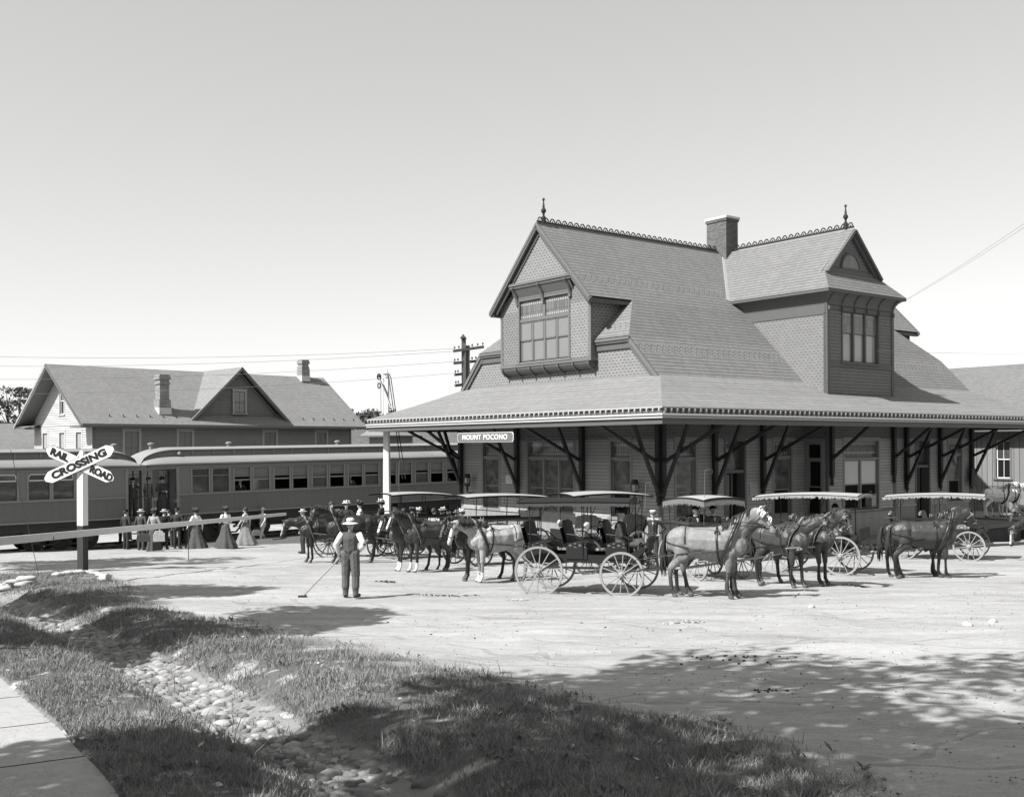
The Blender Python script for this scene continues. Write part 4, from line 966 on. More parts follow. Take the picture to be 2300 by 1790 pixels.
for i,(px,ty,wd,lb) in enumerate(((790,920,2.2,'thin tree tip beside the right roof slope of the house'),(818,924,5,'bushy tree between the house and the white signal post'),(848,918,4.2,'loose tree just left of the white signal post'),(893,921,3,'small tree behind the station eave right of the signal post'),(804,940,5,'low bush at the foot of the far trees'))):
    ftree(px,116,ty,wd,lb,0,i+20,3.0,900)
# ---------------- train ----------------
carp=boards('coach_sheathing',.15,.055,.25,.04,.55); carpl=flat('coach_paint',.17,.5,.35,.08,2); carr=flat('coach_roof_paint',.23,.7,.25,.12,1.5,bump=.003,bs=8); mould=flat('coach_moulding',.22,.5,.4,.05,3); iron=flat('iron_black',.03,.55,.4,.3,5)
def frust(m,p,mi=None): pass
def coach(name,label,u0,u1,wins,arched,grade,z0,steps_at,bump_u):
    o=empty(name,(-15.036,47.5,z0),math.radians(40),label,'train car','passenger cars of the train'); o.rotation_euler=(0,-grade,math.radians(40))
    Wd=2.9; fs=Fr((0,0,0),(1,0,0),(0,-1,0)); m=MB()
    bl,br=u0,u1
    panel(m,(bl,0,0),(1,0,0),(0,-1,0),br-bl,1.2,2.13,(),.0,0)
    hs=[(a-bl,b-bl,2.2,3.26) for a,b in wins]; panel(m,(bl,0,0),(1,0,0),(0,-1,0),br-bl,2.13,3.56,hs,.0,1)
    m.poly([(bl,0,1.2),(bl,Wd,1.2),(bl,Wd,3.56),(bl,0,3.56)],mi=3); m.poly([(br,0,1.2),(br,Wd,1.2),(br,Wd,3.56),(br,0,3.56)],mi=3); m.poly([(bl,Wd,1.2),(br,Wd,1.2),(br,Wd,3.56),(bl,Wd,3.56)],mi=0); m.poly([(bl,0,1.2),(br,0,1.2),(br,Wd,1.2),(bl,Wd,1.2)],mi=0)  # end walls in iron black: vestibule shade painted in
    fs.box(m,bl,br,0,.035,2.1,2.17,2); fs.box(m,bl,br,0,.025,1.2,1.27,2); fs.box(m,bl,br,0,.03,3.38,3.42,2)
    fs.box(m,bl-.01,bl+.12,0,.025,1.2,3.4,2); fs.box(m,br-.12,br,0,.025,1.2,3.4,2)
    for a,b in wins:
        for x in (a,b): fs.box(m,x-.035,x+.035,-.02,.025,2.17,3.3,2)
    m.box(bl,br,.3,Wd-.3,.80,1.2,3); m.box(bl+4.2 if bl>-5 else bl+1,br-4.5,.45,Wd-.45,.45,.8,3)
    m.build('body',[carp,carpl,mould,iron],o)
    for i,(a,b) in enumerate(wins):
        w=MB(); g=MB()
        for x in (a,b): w.poly([fs(x,0,2.17),fs(x,-.08,2.17),fs(x,-.08,3.3),fs(x,0,3.3)])
        op=(not arched) and i>=2; zb=2.2; zm=2.95 if not op else 2.86
        fs.box(w,a+.02,b-.02,-.06,-.03,zm-.02,zm+.03,0); fs.box(w,a+.02,b-.02,-.06,-.03,3.24,3.28,0)
        fs.quad(g,a,b,-.055,zm,3.28,1 if op else 0)
        if arched:
            pts=[fs(a+.06+.1*(1-math.cos(t)) if k<5 else b-.06-.1*(1-math.cos(math.pi-t)),-.02,3.12+.12*math.sin(t)) for k,t in enumerate([math.pi*j/8 for j in range(9)])]
            pts=[fs(a+.06,-.02,2.99)]+pts+[fs(b-.06,-.02,2.99)]; w.tube(pts,.022,5,closed=True,mi=1)
        if op:
            z1=2.66; fs.box(w,a+.02,b-.02,-.07,-.04,z1,z1+.07,2)
            if (i*7)%5<3: fs.quad(g,a,b,-.09,z1+.05,zm,1)
            if (i%3)==0: fs.quad(g,a,b,-.07,zb,z1,0); fs.box(w,a+.02,b-.02,-.06,-.03,zb,zb+.05,0)
        else: fs.quad(g,a,b,-.06,zb,zm,0)
        q=w.build('window',[carpl,white,mould],o); g.build('pane',[glassm('coach_glass',.05,.06,.10) if 'coach_glass' not in bpy.data.materials else bpy.data.materials['coach_glass'],carpl],q)
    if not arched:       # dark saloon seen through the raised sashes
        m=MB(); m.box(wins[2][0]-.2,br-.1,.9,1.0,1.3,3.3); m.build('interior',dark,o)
    # roof: lower deck and clerestory, bull-nosed over the end platforms
    prof=[(-.10,3.50),(-.09,3.56),(.05,3.68),(.30,3.80),(.55,3.86),(.56,3.87),(.60,4.13),(.50,4.13),(.50,4.17),(.9,4.25),(1.45,4.28)]
    prof=prof+[(Wd-p[0],p[1]) for p in prof[::-1][1:]]
    ul,ur=bl-(1.45 if bump_u in(-1,0) else 0),br+(.65 if bump_u in(1,0) else 0)
    st=[]
    N=10
    for i in range(N+1): t=i/N; st.append((ul+1.6*t,math.sqrt(max(1-(1-t)**2,0))) if bump_u in (-1,0) else None)
    st=[s for s in st if s]
    if bump_u==1:
        st=[(ul,1.0)]
        for i in range(N+1): t=i/N; st.append((ur-1.6+1.6*t,math.sqrt(max(1-t*t,0))))
    else: st.append((ur,1.0))
    R=[]
    for u,k in st: R.append([(u,v_,3.50+(z_-3.50)*(.04+.96*k)) for v_,z_ in prof])
    m=MB(); n0=0
    for i in range(len(R)-1):
        for j in range(len(prof)-1):
            side=(j==5 or j==len(prof)-7); m.poly([R[i][j],R[i+1][j],R[i+1][j+1],R[i][j+1]],mi=1 if side else 0)
    m.poly([(ul,-.08,3.5),(ur,-.08,3.5),(ur,Wd+.08,3.5),(ul,Wd+.08,3.5)],mi=1)
    u=bl+1
    while u<br-.3: 
        m.box(u-.03,u+.03,.535,.60,3.88,4.12,0); u+=1.02
    for u,v_ in (((bl-.6),1.45),(bl+3.2,1.45),(bl+9.2,1.45)) if bump_u!=1 else (((br-.1),1.45),):
        m.lathe([(.09,4.15),(.09,4.38),(.15,4.40),(.15,4.46),(.05,4.5)],10,c=(u,v_),mi=0)
    m.build('roof',[carr,carpl],o)
    lam=MB(); uu=(bl+.35) if bump_u!=1 else br-.55; lam.ball((uu,.5,3.98),.1,10); lam.build('marker_lamp',mould,o)
    # end platform: floor, door, rails, steps, hood trim
    e0,e1=(bl-1.3,bl) if bump_u!=1 else (br,br+.6)
    m=MB(); m.box(e0,e1,.05,Wd-.05,1.1,1.2,0); x=e0+.03 if bump_u!=1 else e1-.03
    for v_ in (.15,.95,1.95,2.75): m.cyl((x,v_,1.2),(x,v_,3.5),.025,6,mi=0)
    m.tube([(x,.15,2.1),(x,.95,2.1)],.02,6,mi=0); m.tube([(x,1.95,2.1),(x,2.75,2.1)],.02,6,mi=0)
    m.ball((x,.55,2.35),.07,8,sc=(1,2.2,.3)); m.tube([(x,.55,1.2),(x,.55,2.35)],.02,6)
    for k in range(4): m.box(e0+.15,e1-.1,-.05+k*.0+.0-.03*(3-k)-.25*(3-k)/3+.1,.25-.05*(3-k),.25+k*.27,.28+k*.27,0)
    m.poly([(e0+.12,-.1,.25),(e0+.12,.4,.25),(e0+.12,.4,1.2),(e0+.12,.05,1.2)]); m.poly([(e1-.08,-.1,.25),(e1-.08,.4,.25),(e1-.08,.4,1.2),(e1-.08,.05,1.2)])
    m.build('end_platform',iron,o)
    m=MB(); d=bl-.01 if bump_u!=1 else br+.01
    m.box(min(d,d-.04),max(d,d+.04),1.0,1.9,1.2,3.2,0); m.box(d-.06,d+.06,1.12,1.78,2.3,3.05,1); dd_=m.build('door',[mould,glassd],o)
    # corner post and curved hood bracket of the vestibule
    m=MB(); fs.box(m,e0,e1,-.06,.0,3.3,3.56); k=e0 if bump_u!=1 else e1
    m.tube([(e0+.05,.02,3.3),(e0+.25,.02,3.42)],.03,6); m.build('hood',carpl,o)
    # trucks
    for tu in steps_at:
        t=MB(); t.box(tu-1.55,tu+1.55,.35,.47,.72,.9); t.box(tu-.3,tu+.3,.25,2.6,.6,.95); 
        for s_ in (-1,1):
            t.tube([(tu+s_*1.5,.33,.62),(tu+s_*.9,.33,.25),(tu+s_*.35,.33,.25),(tu,.33,.6)],.045,6); t.box(tu+s_*1.1-.16,tu+s_*1.1+.16,.28,.5,.32,.66)
        t.tube([(tu-.5,.3,.5),(tu,.3,.7),(tu+.5,.3,.5)],.06,6); t.build('truck',iron,o); tr=kids(o)[-1]
        for s_ in (-1.1,0,1.1) if arched else (-1.1,1.1):
            for v_ in (.72,2.15):
                w=MB(); w.M=Matrix.Translation((tu+s_,v_,.46))@Matrix.Rotation(math.pi/2,4,'X'); w.lathe([(.02,-.06),(.40,-.06),(.40,-.02),(.46,-.02),(.46,.05),(.49,.05),(.49,.08),(.02,.08)],22); w.build('wheel',iron,tr,True,40)
    m=MB(); m.box(bl+3.8,br-4.0 if br-bl>12 else bl+4.6,.5,.62,.75,1.0) if bump_u!=1 else m.box(bl+.5,br-4.5,.5,.62,.8,1.05)
    m.tube([(bl+.5,.4,.95),(bl+(br-bl)*.3,.4,.55),(bl+(br-bl)*.7,.4,.55),(br-.5,.4,.95)],.03,6); m.cyl((bl+5.5,.6,.75),(bl+6.8,.6,.75),.22,12); m.build('truss_rod',iron,o)
    return o
w2=[]
u=.56
for i in range(9):
    w2+=[(u,u+.86),(u+.98,u+1.84)]; u+=2.06
coach('passenger_car','dark day coach with open windows standing behind the passengers',-.14,18.6,w2,False,.0105,-2.06,(3.2,15.6),-1)
coach('passenger_car','dark parlour coach with wide white-arched windows at the left edge',-16,-2.35,[(-15.5,-14.6),(-14.55,-13.6),(-13.2,-12.3),(-12.25,-11.3),(-11.0,-10.1),(-10.05,-9.1),(-8.85,-7.9),(-7.85,-6.88),(-6.5,-5.6),(-5.52,-4.62)],True,.004,-2.10,(-5.0,-13.5),1)
# rails, sleepers, ballast under the train
tk=MB(); tk.M=Matrix.Translation((-15.036,47.5,-2.15))@Matrix.Rotation(math.radians(40),4,'Z')@Matrix.Rotation(-.008,4,'Y')
tk.prism([(-.9,-.35),(3.9,-.35),(3.4,-.02),(-.4,-.02)],0,-40,60,1)
for i in range(90): tk.box(-40+i*.62,-39.78+i*.62,.15,2.75,-.04,.03,2)
for v_ in (.73,2.17): tk.box(-40,60,v_-.035,v_+.035,.03,.1,0)
o=tk.build('railway_track',[flat('rail_steel',.15,.4,.5,metal=.6),flat('ballast',.13,.95,.1,.5,25,bump=.02,bs=30),flat('sleeper_wood',.06,.9)]); o['kind']='structure'
# ---------------- crossing sign ----------------
CS=empty('crossing_sign',(ray(186,1283).x*31.6,31.6,hz(ray(186,1283).x*31.6,31.6)-.05),math.radians(-6),'white RAILROAD CROSSING crossbuck on a square post with dark foot','sign')
zc=lambda py:pY(186,py,31.6).z-CS.location.z
m=MB(); m.M=Matrix.Rotation(math.radians(-14),4,'Z'); h0=zc(1180); h1=zc(1026); m.box(-.11,.11,-.11,.11,0,h0,1); m.box(-.11,.11,-.11,.11,h0,h1,0); m.grid([[(-.11,-.11,h1),(.11,-.11,h1),(.11,.11,h1),(-.11,.11,h1)],[(-.05,-.02,zc(1012)),(.05,-.02,zc(1012)),(.05,.02,zc(1012)),(-.05,.02,zc(1012))]],mi=0)
m.build('post',[white,flat('post_dark',.045,.8)],CS)
def blade(ang,txts,yy,zz_,L,H):
    o=empty('sign_blade',(0,0,0)); o.parent=CS; o.location=(0,yy,zz_); o.rotation_euler=(0,-ang,0)
    m=MB(); a,b=L/2,H/2; oc=[(-a,-b*.3),(-a+H*.5,-b),(a-H*.5,-b),(a,-b*.3),(a,b*.3),(a-H*.5,b),(-a+H*.5,b),(-a,b*.3)]
    m.prism(oc,1,-.014,.014,0); m.prism([(x*1.012,z_*1.08) for x,z_ in oc],1,-.008,.008,1); bd=m.build('board',[flat('sign_white',.78,.6),black],o)
    for t,x,sz,sx,sp in txts: textm(t,sz,black,o,(x,-.022,0),off=.013,sx=sx,sp=sp)
    return o
zs=zc(1042)
blade(math.radians(-23.5),[('RAIL',-.70,.29,1.04,.98),('ROAD',.73,.29,.93,.98)],-.135,zs,2.30,.35); blade(math.radians(23.5),[('CROSSING',0,.29,1.34,1.0)],-.175,zs,2.36,.36)
# ---------------- crossing gate ----------------
GT=empty('crossing_gate',(-13.6,20.5,0),0,'long white tapering crossing gate arm lowered across the road','gate')
a=Vector((0,0,.10)); b=Vector((pY(642,1154.5,38).x+13.6,38-20.5,pY(642,1154.5,38).z))
a2=Vector((pY(0,1215.5,25).x+13.6,4.5,pY(0,1215.5,25).z)); d=(b-a2).normalized(); a=a2-d*4.6
m=MB(); m.beam(a,b,.05,.23,w2=.04,h2=.10); m.build('arm',flat('gate_white',.62,.65,.3,.12,2),GT)
m=MB(); p=a2+(b-a2)*.62; p=a2.lerp(b,.56); m.cyl(p,p+Vector((0,0,-1.15)),.012,6); m.cyl(a2.lerp(b,.13),a2.lerp(b,.13)+Vector((0,0,-.12)),.03,6); m.build('drop_rod',iron,GT)
m=MB(); m.box(a.x-.2,a.x+.2,a.y-.2,a.y+.2,-1.2,.5); m.beam(a+d*.2,a-d*1.3,.25,.3); m.build('gate_stand',white,GT)
# thin guy wire at the left
m=MB(); P0=pY(24,1010,27); P1=pG(88,1296); m.tube([P0,P1],.008,5); o=m.build('guy_wire',flat('wire_grey',.12,.5)); tag(o,'thin slanting guy wire at the left running to the ground','wire')
# ---------------- signal post ----------------
Ys=47.0; sx_=ray(868.5,1000).x*Ys; zg=-2.2
SP=empty('signal_post',(sx_,Ys,zg),math.radians(-12),'tall square white signal post with hanging arm and ladder by the station','signal')
zq=lambda py:pY(868,py,Ys).z-zg
m=MB(); m.grid([[(-.15,-.15,0),(.15,-.15,0),(.15,.15,0),(-.15,.15,0)],[(-.10,-.1,zq(842)),(.1,-.1,zq(842)),(.1,.1,zq(842)),(-.1,.1,zq(842))],[(-.01,-.01,zq(826)),(.01,-.01,zq(826)),(.01,.01,zq(826)),(-.01,.01,zq(826))]]); m.build('post',flat('signal_white',.62,.6,.3,.1,2),SP)
def sp(px,py): q=pY(px,py,Ys-.2); return Vector((q.x-sx_,-.2,q.z-zg))
m=MB(); m.beam(sp(855,852),sp(872,888),.03,.11,up=(0,1,0),h2=.18,mi=0); m.beam(sp(869,884),sp(880,912),.03,.2,up=(0,1,0),mi=1); m.build('arm',[flat('arm_grey',.25),white],SP)
m=MB(); m.tube([sp(853+4.0*math.cos(t),846+6*math.sin(t)) for t in [2*math.pi*i/12 for i in range(12)]],.035,5,closed=True); m.tube([sp(853+3*math.cos(t),866+6*math.sin(t)) for t in [2*math.pi*i/12 for i in range(12)]],.03,5,closed=True); m.ball(sp(853,845),.06); m.tube([sp(857,860),sp(857.5,940)],.012,5); m.tube([sp(862,841),sp(874,839),sp(878,842),sp(881,850),sp(893,930),sp(915,1075)],.022,5); m.tube([sp(866,842),sp(872,842),sp(876,848),sp(888,930),sp(908,1075)],.022,5); m.tube([sp(869,929),sp(893,928)],.02,5)
m.build('ladder',iron,SP)
# ---------------- telegraph pole ----------------
Yt=53.0; tx=ray(1045,800).x*Yt; TP=empty('telegraph_pole',(tx,Yt,-2.4),0,'telegraph pole with small roofed cap and four crossarms behind the station roof','pole')
def tp(px,py,dy=0): q=pY(px,py,Yt); return Vector((q.x-tx,dy,q.z+2.4))
poled=flat('pole_wood',.10,.85)
m=MB(); m.beam((tp(1041.5,900).x,0,0),(tp(1041.5,760).x,0,tp(1041,760).z),.22,.22); m.beam((tp(1050.5,900).x,.1,0),(tp(1050.5,776).x,.1,tp(1050,776).z),.2,.2); q=tp(1041,760); m.prism([(q.x-.16,q.z),(q.x+.16,q.z),(q.x,q.z+.2)],1,-.25,.25); m.build('pole',poled,TP)
for y0,xl,xr in ((785,1019,1086),(812,1020,1070),(838,1022,1062),(862,1023,1060)):
    m=MB(); A=tp(xl,y0+5,-.3); B=tp(xr,y0-7 if xr>1080 else y0-2,.3); m.beam(A,B,.12,.14); 
    for k in (.04,.18,.62,.8,.97): p=A.lerp(B,k); m.ball(p+Vector((0,0,.17)),.05,6,sc=(1,1,1.5))
    m.build('crossarm',poled,TP)
# wires: a few long spans across the sky
def wire(a,b,sag,lb,r=.008):
    m=MB(); a=Vector(a); b=Vector(b); m.tube([a.lerp(b,i/24)-Vector((0,0,sag*4*(i/24)*(1-i/24))) for i in range(25)],r,4); o=m.build('overhead_wire',bpy.data.materials['wire_grey']); tag(o,lb,'wire','overhead wires')
wt=lambda k,lb,px0,y0,px1,y1,Y0_,Y1_,s=.25,r=.008:wire(pY(px0,y0,Y0_),pY(px1,y1,Y1_),s,lb,r)
wt(0,'highest wire above the house ridge, running to the top telegraph crossarm',-60,800,1022,783,56,53); wt(1,'second wire over the house, just above its ridge',-60,822,1021,789,57,53); wt(2,'wire crossing the sky at the height of the house ridge',-60,852,1022,812,57,53); wt(3,'low wire over the house roof reaching the third crossarm',-60,886,1024,838,57,53)
wt(4,'upper of two wires slanting from the tower eave up to the right edge',2038,671,2360,462,37.5,24,.05,.004); wt(5,'lower of two wires slanting from the tower eave up to the right edge',2038,673,2360,472,37.5,24,.05,.004); wt(6,'level insulated wire running from the tower face to the right edge',1970,788,2360,793,36.0,40,.05,.006)
# ---------------- blended bodies ----------------
def cap(mb,p0,p1,r0,r1,lat=1.0,k=10):
    p0=Vector(p0); p1=Vector(p1); d=p1-p0; L=d.length
    if L<1e-5: d=Vector((0,0,1)); L=1e-5
    else: d=d/L
    y=Vector((0,1,0))-d*d.y
    y=y.normalized() if y.length>.1 else Vector((1,0,0))-d*d.x
    y.normalize(); x=y.cross(d); R=[]
    for i in range(4): a=-math.pi/2+i*math.pi/8; R.append((p0+d*math.sin(a)*r0,max(math.cos(a),.02)*r0))
    for i in range(5): a=i*math.pi/8; R.append((p1+d*math.sin(a)*r1,max(math.cos(a),.02)*r1))
    mb.grid([[c+x*math.cos(t)*r+y*math.sin(t)*r*lat for t in [2*math.pi*j/k for j in range(k)]] for c,r in R])
def blend(prims,voxel,name,zones=(),smooth=4,k=10):
    """prims: (p0,p1,r0,r1,lat,mat). One continuous surface grown round them, materials by nearest limb."""
    mb=MB()
    for q in prims: cap(mb,*q[:5],k=k)
    me=bpy.data.meshes.new(name); me.from_pydata(mb.v,[],mb.f); ob=bpy.data.objects.new(name,me); COL.objects.link(ob)
    r=ob.modifiers.new('r','REMESH'); r.mode='VOXEL'; r.voxel_size=voxel; r.use_smooth_shade=True
    s=ob.modifiers.new('s','SMOOTH'); s.iterations=smooth; s.factor=.5
    bpy.context.view_layer.update(); dg=bpy.context.evaluated_depsgraph_get(); nm=bpy.data.meshes.new_from_object(ob.evaluated_get(dg)); bpy.data.objects.remove(ob)
    n=len(nm.vertices); co=np.empty(n*3,np.float32); nm.vertices.foreach_get('co',co); co=co.reshape(-1,3)
    nf=len(nm.polygons); ce=np.empty(nf*3,np.float32); nm.polygons.foreach_get('center',ce); ce=ce.reshape(-1,3)
    best=np.full(nf,1e9); mi=np.zeros(nf,np.int32)
    for q in prims:
        a=np.array(q[0],float); b=np.array(q[1],float); ab=b-a; L=max(ab@ab,1e-9); t=np.clip((ce-a)@ab/L,0,1); d=np.linalg.norm(ce-a-t[:,None]*ab,axis=1)-(q[2]+(q[3]-q[2])*t)*(.5+.5*q[4])
        k_=d<best; best[k_]=d[k_]; mi[k_]=q[5]
    for z in zones: mi[z[0](ce)]=z[1]
    nm.name=name; return nm,mi,co
def body_obj(nm,mi,mats,name,parent=None):
    nm.materials.clear()
    for m in mats: nm.materials.append(m)
    nm.polygons.foreach_set('material_index',mi); nm.polygons.foreach_set('use_smooth',[True]*len(nm.polygons)); nm.update()
    o=bpy.data.objects.new(name,nm); COL.objects.link(o); o.parent=parent; return o
# ---------------- horses ----------------
def coat(name,c,dap=0,rough=.58,leg=1.0):
    M=Mt(name,rough,.4 if rough<.5 else .28); n=M.noise(2.2,4); n2=M.noise(70,2); n3=M.vor(9); v=(n-.5)*.8+(n2-.5)*.35+1.0
    if dap: v=v-(n3<.38)*0.0+(.45-n3).mx(0.0)*dap
    x,y,z=M.gen()
    if leg<1: g=((z-.42)*3.6).mx(0.0).mn(1.0); v=v*(g*(1-leg)+leg)
    M.col(v*c); M.bump(M.noise(5,3)*.85+n2*.15,.03); return M.m
COATS={'bay':coat('bay_coat',.048,rough=.42,leg=.3),'dark':coat('dark_bay_coat',.022,rough=.4,leg=.5),'brown':coat('brown_coat',.062,rough=.42,leg=.4),'roan':coat('roan_coat',.19,.8,leg=.25),'grey':coat('grey_coat',.36,.5,leg=.6),'white':coat('white_coat',.85,0,.6)}
hairk=flat('mane_hair',.03,.7,.3,.3,30); hairg=flat('mane_hair_pale',.35,.7,.3,.2,30); hoofm=flat('hoof',.10,.6); sockm=flat('white_sock',.62,.7); leather=flat('harness_leather',.02,.4,.5,.2,10); leatherl=flat('worn_leather',.16,.6,.3,.3,10); eyem=flat('eye_dark',.01,.1,.8)
def horse(neck,hd,legs,tag_,yaw=0.0,fly=False):
    """neck: end point (x,z); hd: head direction (x,z); legs: four x offsets (fl,fr,hl,hr)"""
    P=[]; A=lambda p0,p1,r0,r1,l=1.0,m=0:P.append(((p0[0],p0[1],p0[2]),(p1[0],p1[1],p1[2]),r0,r1,l,m))
    A((-.40,0,1.16),(.26,0,1.12),.315,.35,.84); A((-.60,0,1.215),(-.52,0,1.22),.275,.29,.92); A((-.15,0,1.05),(.22,0,1.02),.26,.285,.8)
    A((-.35,0,1.36),(.2,0,1.36),.13,.13,1.0); A((.25,0,1.42),(.44,0,1.46),.11,.10,.6)
    A((.44,0,1.16),(.56,0,1.10),.285,.25,.80); A((-.70,0,1.20),(-.72,0,1.1),.17,.15,1.2)
    sy=math.sin(yaw); cyw=math.cos(yaw); N=Vector((.5+(neck[0]-.5)*cyw,(neck[0]-.5)*sy,neck[1])); mid=Vector((.5+(neck[0]-.5)*.45,N.y*.35,1.33+(neck[1]-1.33)*.45+.03))
    A((.46,0,1.33),mid,.25,.185,.62); A(mid,N,.185,.122,.62); A((.52,0,1.18),mid-Vector((0,0,.10)),.20,.10,.6)
    L=math.hypot(*hd); y2=yaw*1.5; D=Vector((hd[0]/L*math.cos(y2),hd[0]/L*math.sin(y2),hd[1]/L)); U_=Vector((-D.z*math.cos(y2),-D.z*math.sin(y2),math.hypot(D.x,D.y))) ; S_=D.cross(U_)
    A(N,N+D*.10,.112,.105,.78); A(N+D*.10-U_*.055,N+D*.17-U_*.05,.105,.095,.6); A(N+D*.12+U_*.01,N+D*.42-U_*.015,.092,.062,.78); A(N+D*.42-U_*.02,N+D*.50-U_*.03,.066,.058,.95); A(N+D*.46-U_*.07,N+D*.49-U_*.075,.035,.03,1.1)
    for s in (-1,1):
        e=N-D*.02+U_*.08+S_*.055*s; A(e,e+U_*.13+D*.02+S_*.02*s,.030,.008,.7)
        # fore leg
        x=.43+legs[0 if s>0 else 1]; y=.135*s; k=legs[0 if s>0 else 1]
        A((.44,.12*s,1.25),(.46,.15*s,1.0),.19,.15,.62); A((.45,y,1.02),(.43+k*.5,y,.64),.13,.070,.85); A((.435+k*.5,y,.60),(.435+k*.55,y,.56),.064,.062); A((.43+k*.55,y,.55),(.42+k,y,.21),.048,.042); A((.42+k,y,.18),(.42+k,y,.17),.047,.047); A((.43+k,y,.16),(.475+k,y,.075),.042,.048); A((.485+k,y,.055),(.50+k,y,.035),.058,.062,1,1)
        k=legs[2 if s>0 else 3]; y=.15*s
        A((-.60,.12*s,1.15),(-.52+k*.2,.16*s,.90),.225,.15,.6); A((-.54+k*.2,y,.90),(-.74+k*.7,y,.63),.14,.074,.75); A((-.765+k*.75,y,.60),(-.765+k*.78,y,.55),.058,.056,.9); A((-.765+k*.78,y,.54),(-.735+k,y,.21),.052,.042); A((-.735+k,y,.18),(-.73+k,y,.17),.047,.047); A((-.725+k,y,.16),(-.68+k,y,.075),.042,.048); A((-.67+k,y,.055),(-.655+k,y,.035),.058,.062,1,1)
    zones=[(lambda c:c[:,2]<.07,1)]
    nm,mi,co=blend(P,.017,'horse_'+tag_,zones,4)
    nv=np.empty(len(nm.vertices)*3,np.float32); nm.vertices.foreach_get('normal',nv); nv=nv.reshape(-1,3)
    for a_,b_,rr,dz in (((.30,.20,1.42),(.52,.22,1.05),.055,-.016),((.28,.2,1.0),(.50,.2,1.12),.05,-.012),((-.42,.2,1.42),(-.36,.22,1.02),.06,-.016),((-.30,.2,.93),(-.05,.2,1.02),.07,-.010),((-.62,.2,1.30),(-.70,.2,.95),.045,-.010),((.62,.1,1.3),(.95,.08,1.6),.045,-.012),((-.40,.16,1.47),(-.34,.19,1.44),.05,.018),((.48,.2,1.16),(.52,.2,1.06),.07,.014)):
        for s_ in (1,-1):
            a=np.array([a_[0],a_[1]*s_,a_[2]]); b=np.array([b_[0],b_[1]*s_,b_[2]]); ab=b-a; t=np.clip((co-a)@ab/(ab@ab),0,1); d_=np.linalg.norm((co-a-t[:,None]*ab)*np.array([1,.45,1]),axis=1); co=co+nv*(dz*np.exp(-(d_/rr)**2))[:,None]
    for k in range(0,5): co=co+nv*(.003*np.sin(co@np.array([11+3*k,9*k,13-2*k])+k))[:,None]
    nm.vertices.foreach_set('co',co.astype(np.float32).ravel())
    # blaze zone
    F0=np.array(N+D*.05+U_*.12); F1=np.array(N+D*.45+U_*.05); ce=np.empty(len(nm.polygons)*3,np.float32); nm.polygons.foreach_get('center',ce); ce=ce.reshape(-1,3); ab=F1-F0; t=np.clip((ce-F0)@ab/(ab@ab),0,1); dist=np.linalg.norm(ce-F0-t[:,None]*ab,axis=1); mi[(dist<.052)]=2; mi[(ce[:,2]<.30)&(ce[:,2]>=.07)&(ce[:,0]>.2)]=3
    o=body_obj(nm,mi,[COATS['bay'],hoofm,COATS['bay'],COATS['bay']],'horse')
    bv=BVHTree.FromPolygons([tuple(map(float,c)) for c in co],[tuple(p.vertices) for p in nm.polygons])
    def surf(c,dirn,off=.008):
        h=bv.ray_cast(Vector(c)+Vector(dirn)*1.2,-Vector(dirn)); return (h[0]+Vector(dirn)*off) if h[0] is not None else None
    def loop(c,n,off=.01,a0=0,a1=2*math.pi,k=28,ref=(0,0,1)):
        n=Vector(n).normalized(); u=(Vector(ref)-n*n.dot(Vector(ref))).normalized(); v_=n.cross(u); r=[]
        for i in range(k+1):
            t=a0+(a1-a0)*i/k; q=surf(c,u*math.cos(t)+v_*math.sin(t),off)
            if q is not None and (q-Vector(c)).length<.75: r.append(q)
        return r
    # mane, forelock and tail
    m=MB(); top=[]
    for i in range(15):
        t=i/14; c=Vector((.36,0,1.42)).lerp(mid+Vector((-.03,0,0)),min(t*2,1)) if t<.5 else (mid).lerp(N,t*2-1); q=surf(c,Vector((-.45*(1-t*.3),0,1)).normalized(),.0) 
        if q is not None: top.append(q)
    rs=random.Random(5)
    for i in range(len(top)-1):
        for j in range(7):
            p=top[i].lerp(top[i+1],rs.random()); s=1 if rs.random()<.8 else -1; l=rs.uniform(.10,.2); m.tube([p,p+Vector((rs.uniform(-.04,.02),.04*s,.03)),p+Vector((rs.uniform(-.07,.02),.09*s,-l*.5)),p+Vector((rs.uniform(-.09,0),.11*s,-l))],[.014,.016,.012,.003],4)
    fl=N+U_*.12
    for j in range(8): a=rs.uniform(-.04,.04); m.tube([fl+S_*a,fl+D*.08+U_*.02+S_*a,fl+D*rs.uniform(.14,.2)+S_*a*1.6],[.012,.01,.003],4)
    m.build('mane',hairk,o,True)
    m=MB(); b=Vector((-.86,0,1.36))
    for j in range(34):
        a=rs.uniform(-.05,.05); e=rs.uniform(-.08,.08); l=rs.uniform(.5,.95); m.tube([b+Vector((.06,a*.4,.02)),b+Vector((-.04,a*.7,-.05)),b+Vector((-.09+e*.4,a*1.4,-.3)),b+Vector((-.08+e,a*1.9,-l*.75)),b+Vector((-.06+e,a*1.2,-l))],[.02,.028,.024,.018,.004],4)
    m.build('tail',hairk,o,True)
    # harness
    m=MB(); w=.016
    def strap(pts,r=w,closed=False):
        if len(pts)>2: m.tube(pts,r,5,closed=closed,flat=.45)
    strap(loop((.22,0,1.2),(1,0,.05)),.024); strap(loop((-.55,0,1.1),(.25,0,1),a0=-2.2,a1=2.2,ref=(-1,0,0)),.02); 
    back=[surf((x,0,1.2),(0,0,1),.012) for x in np.linspace(-.82,.2,14)]; strap([p for p in back if p is not None],.012)
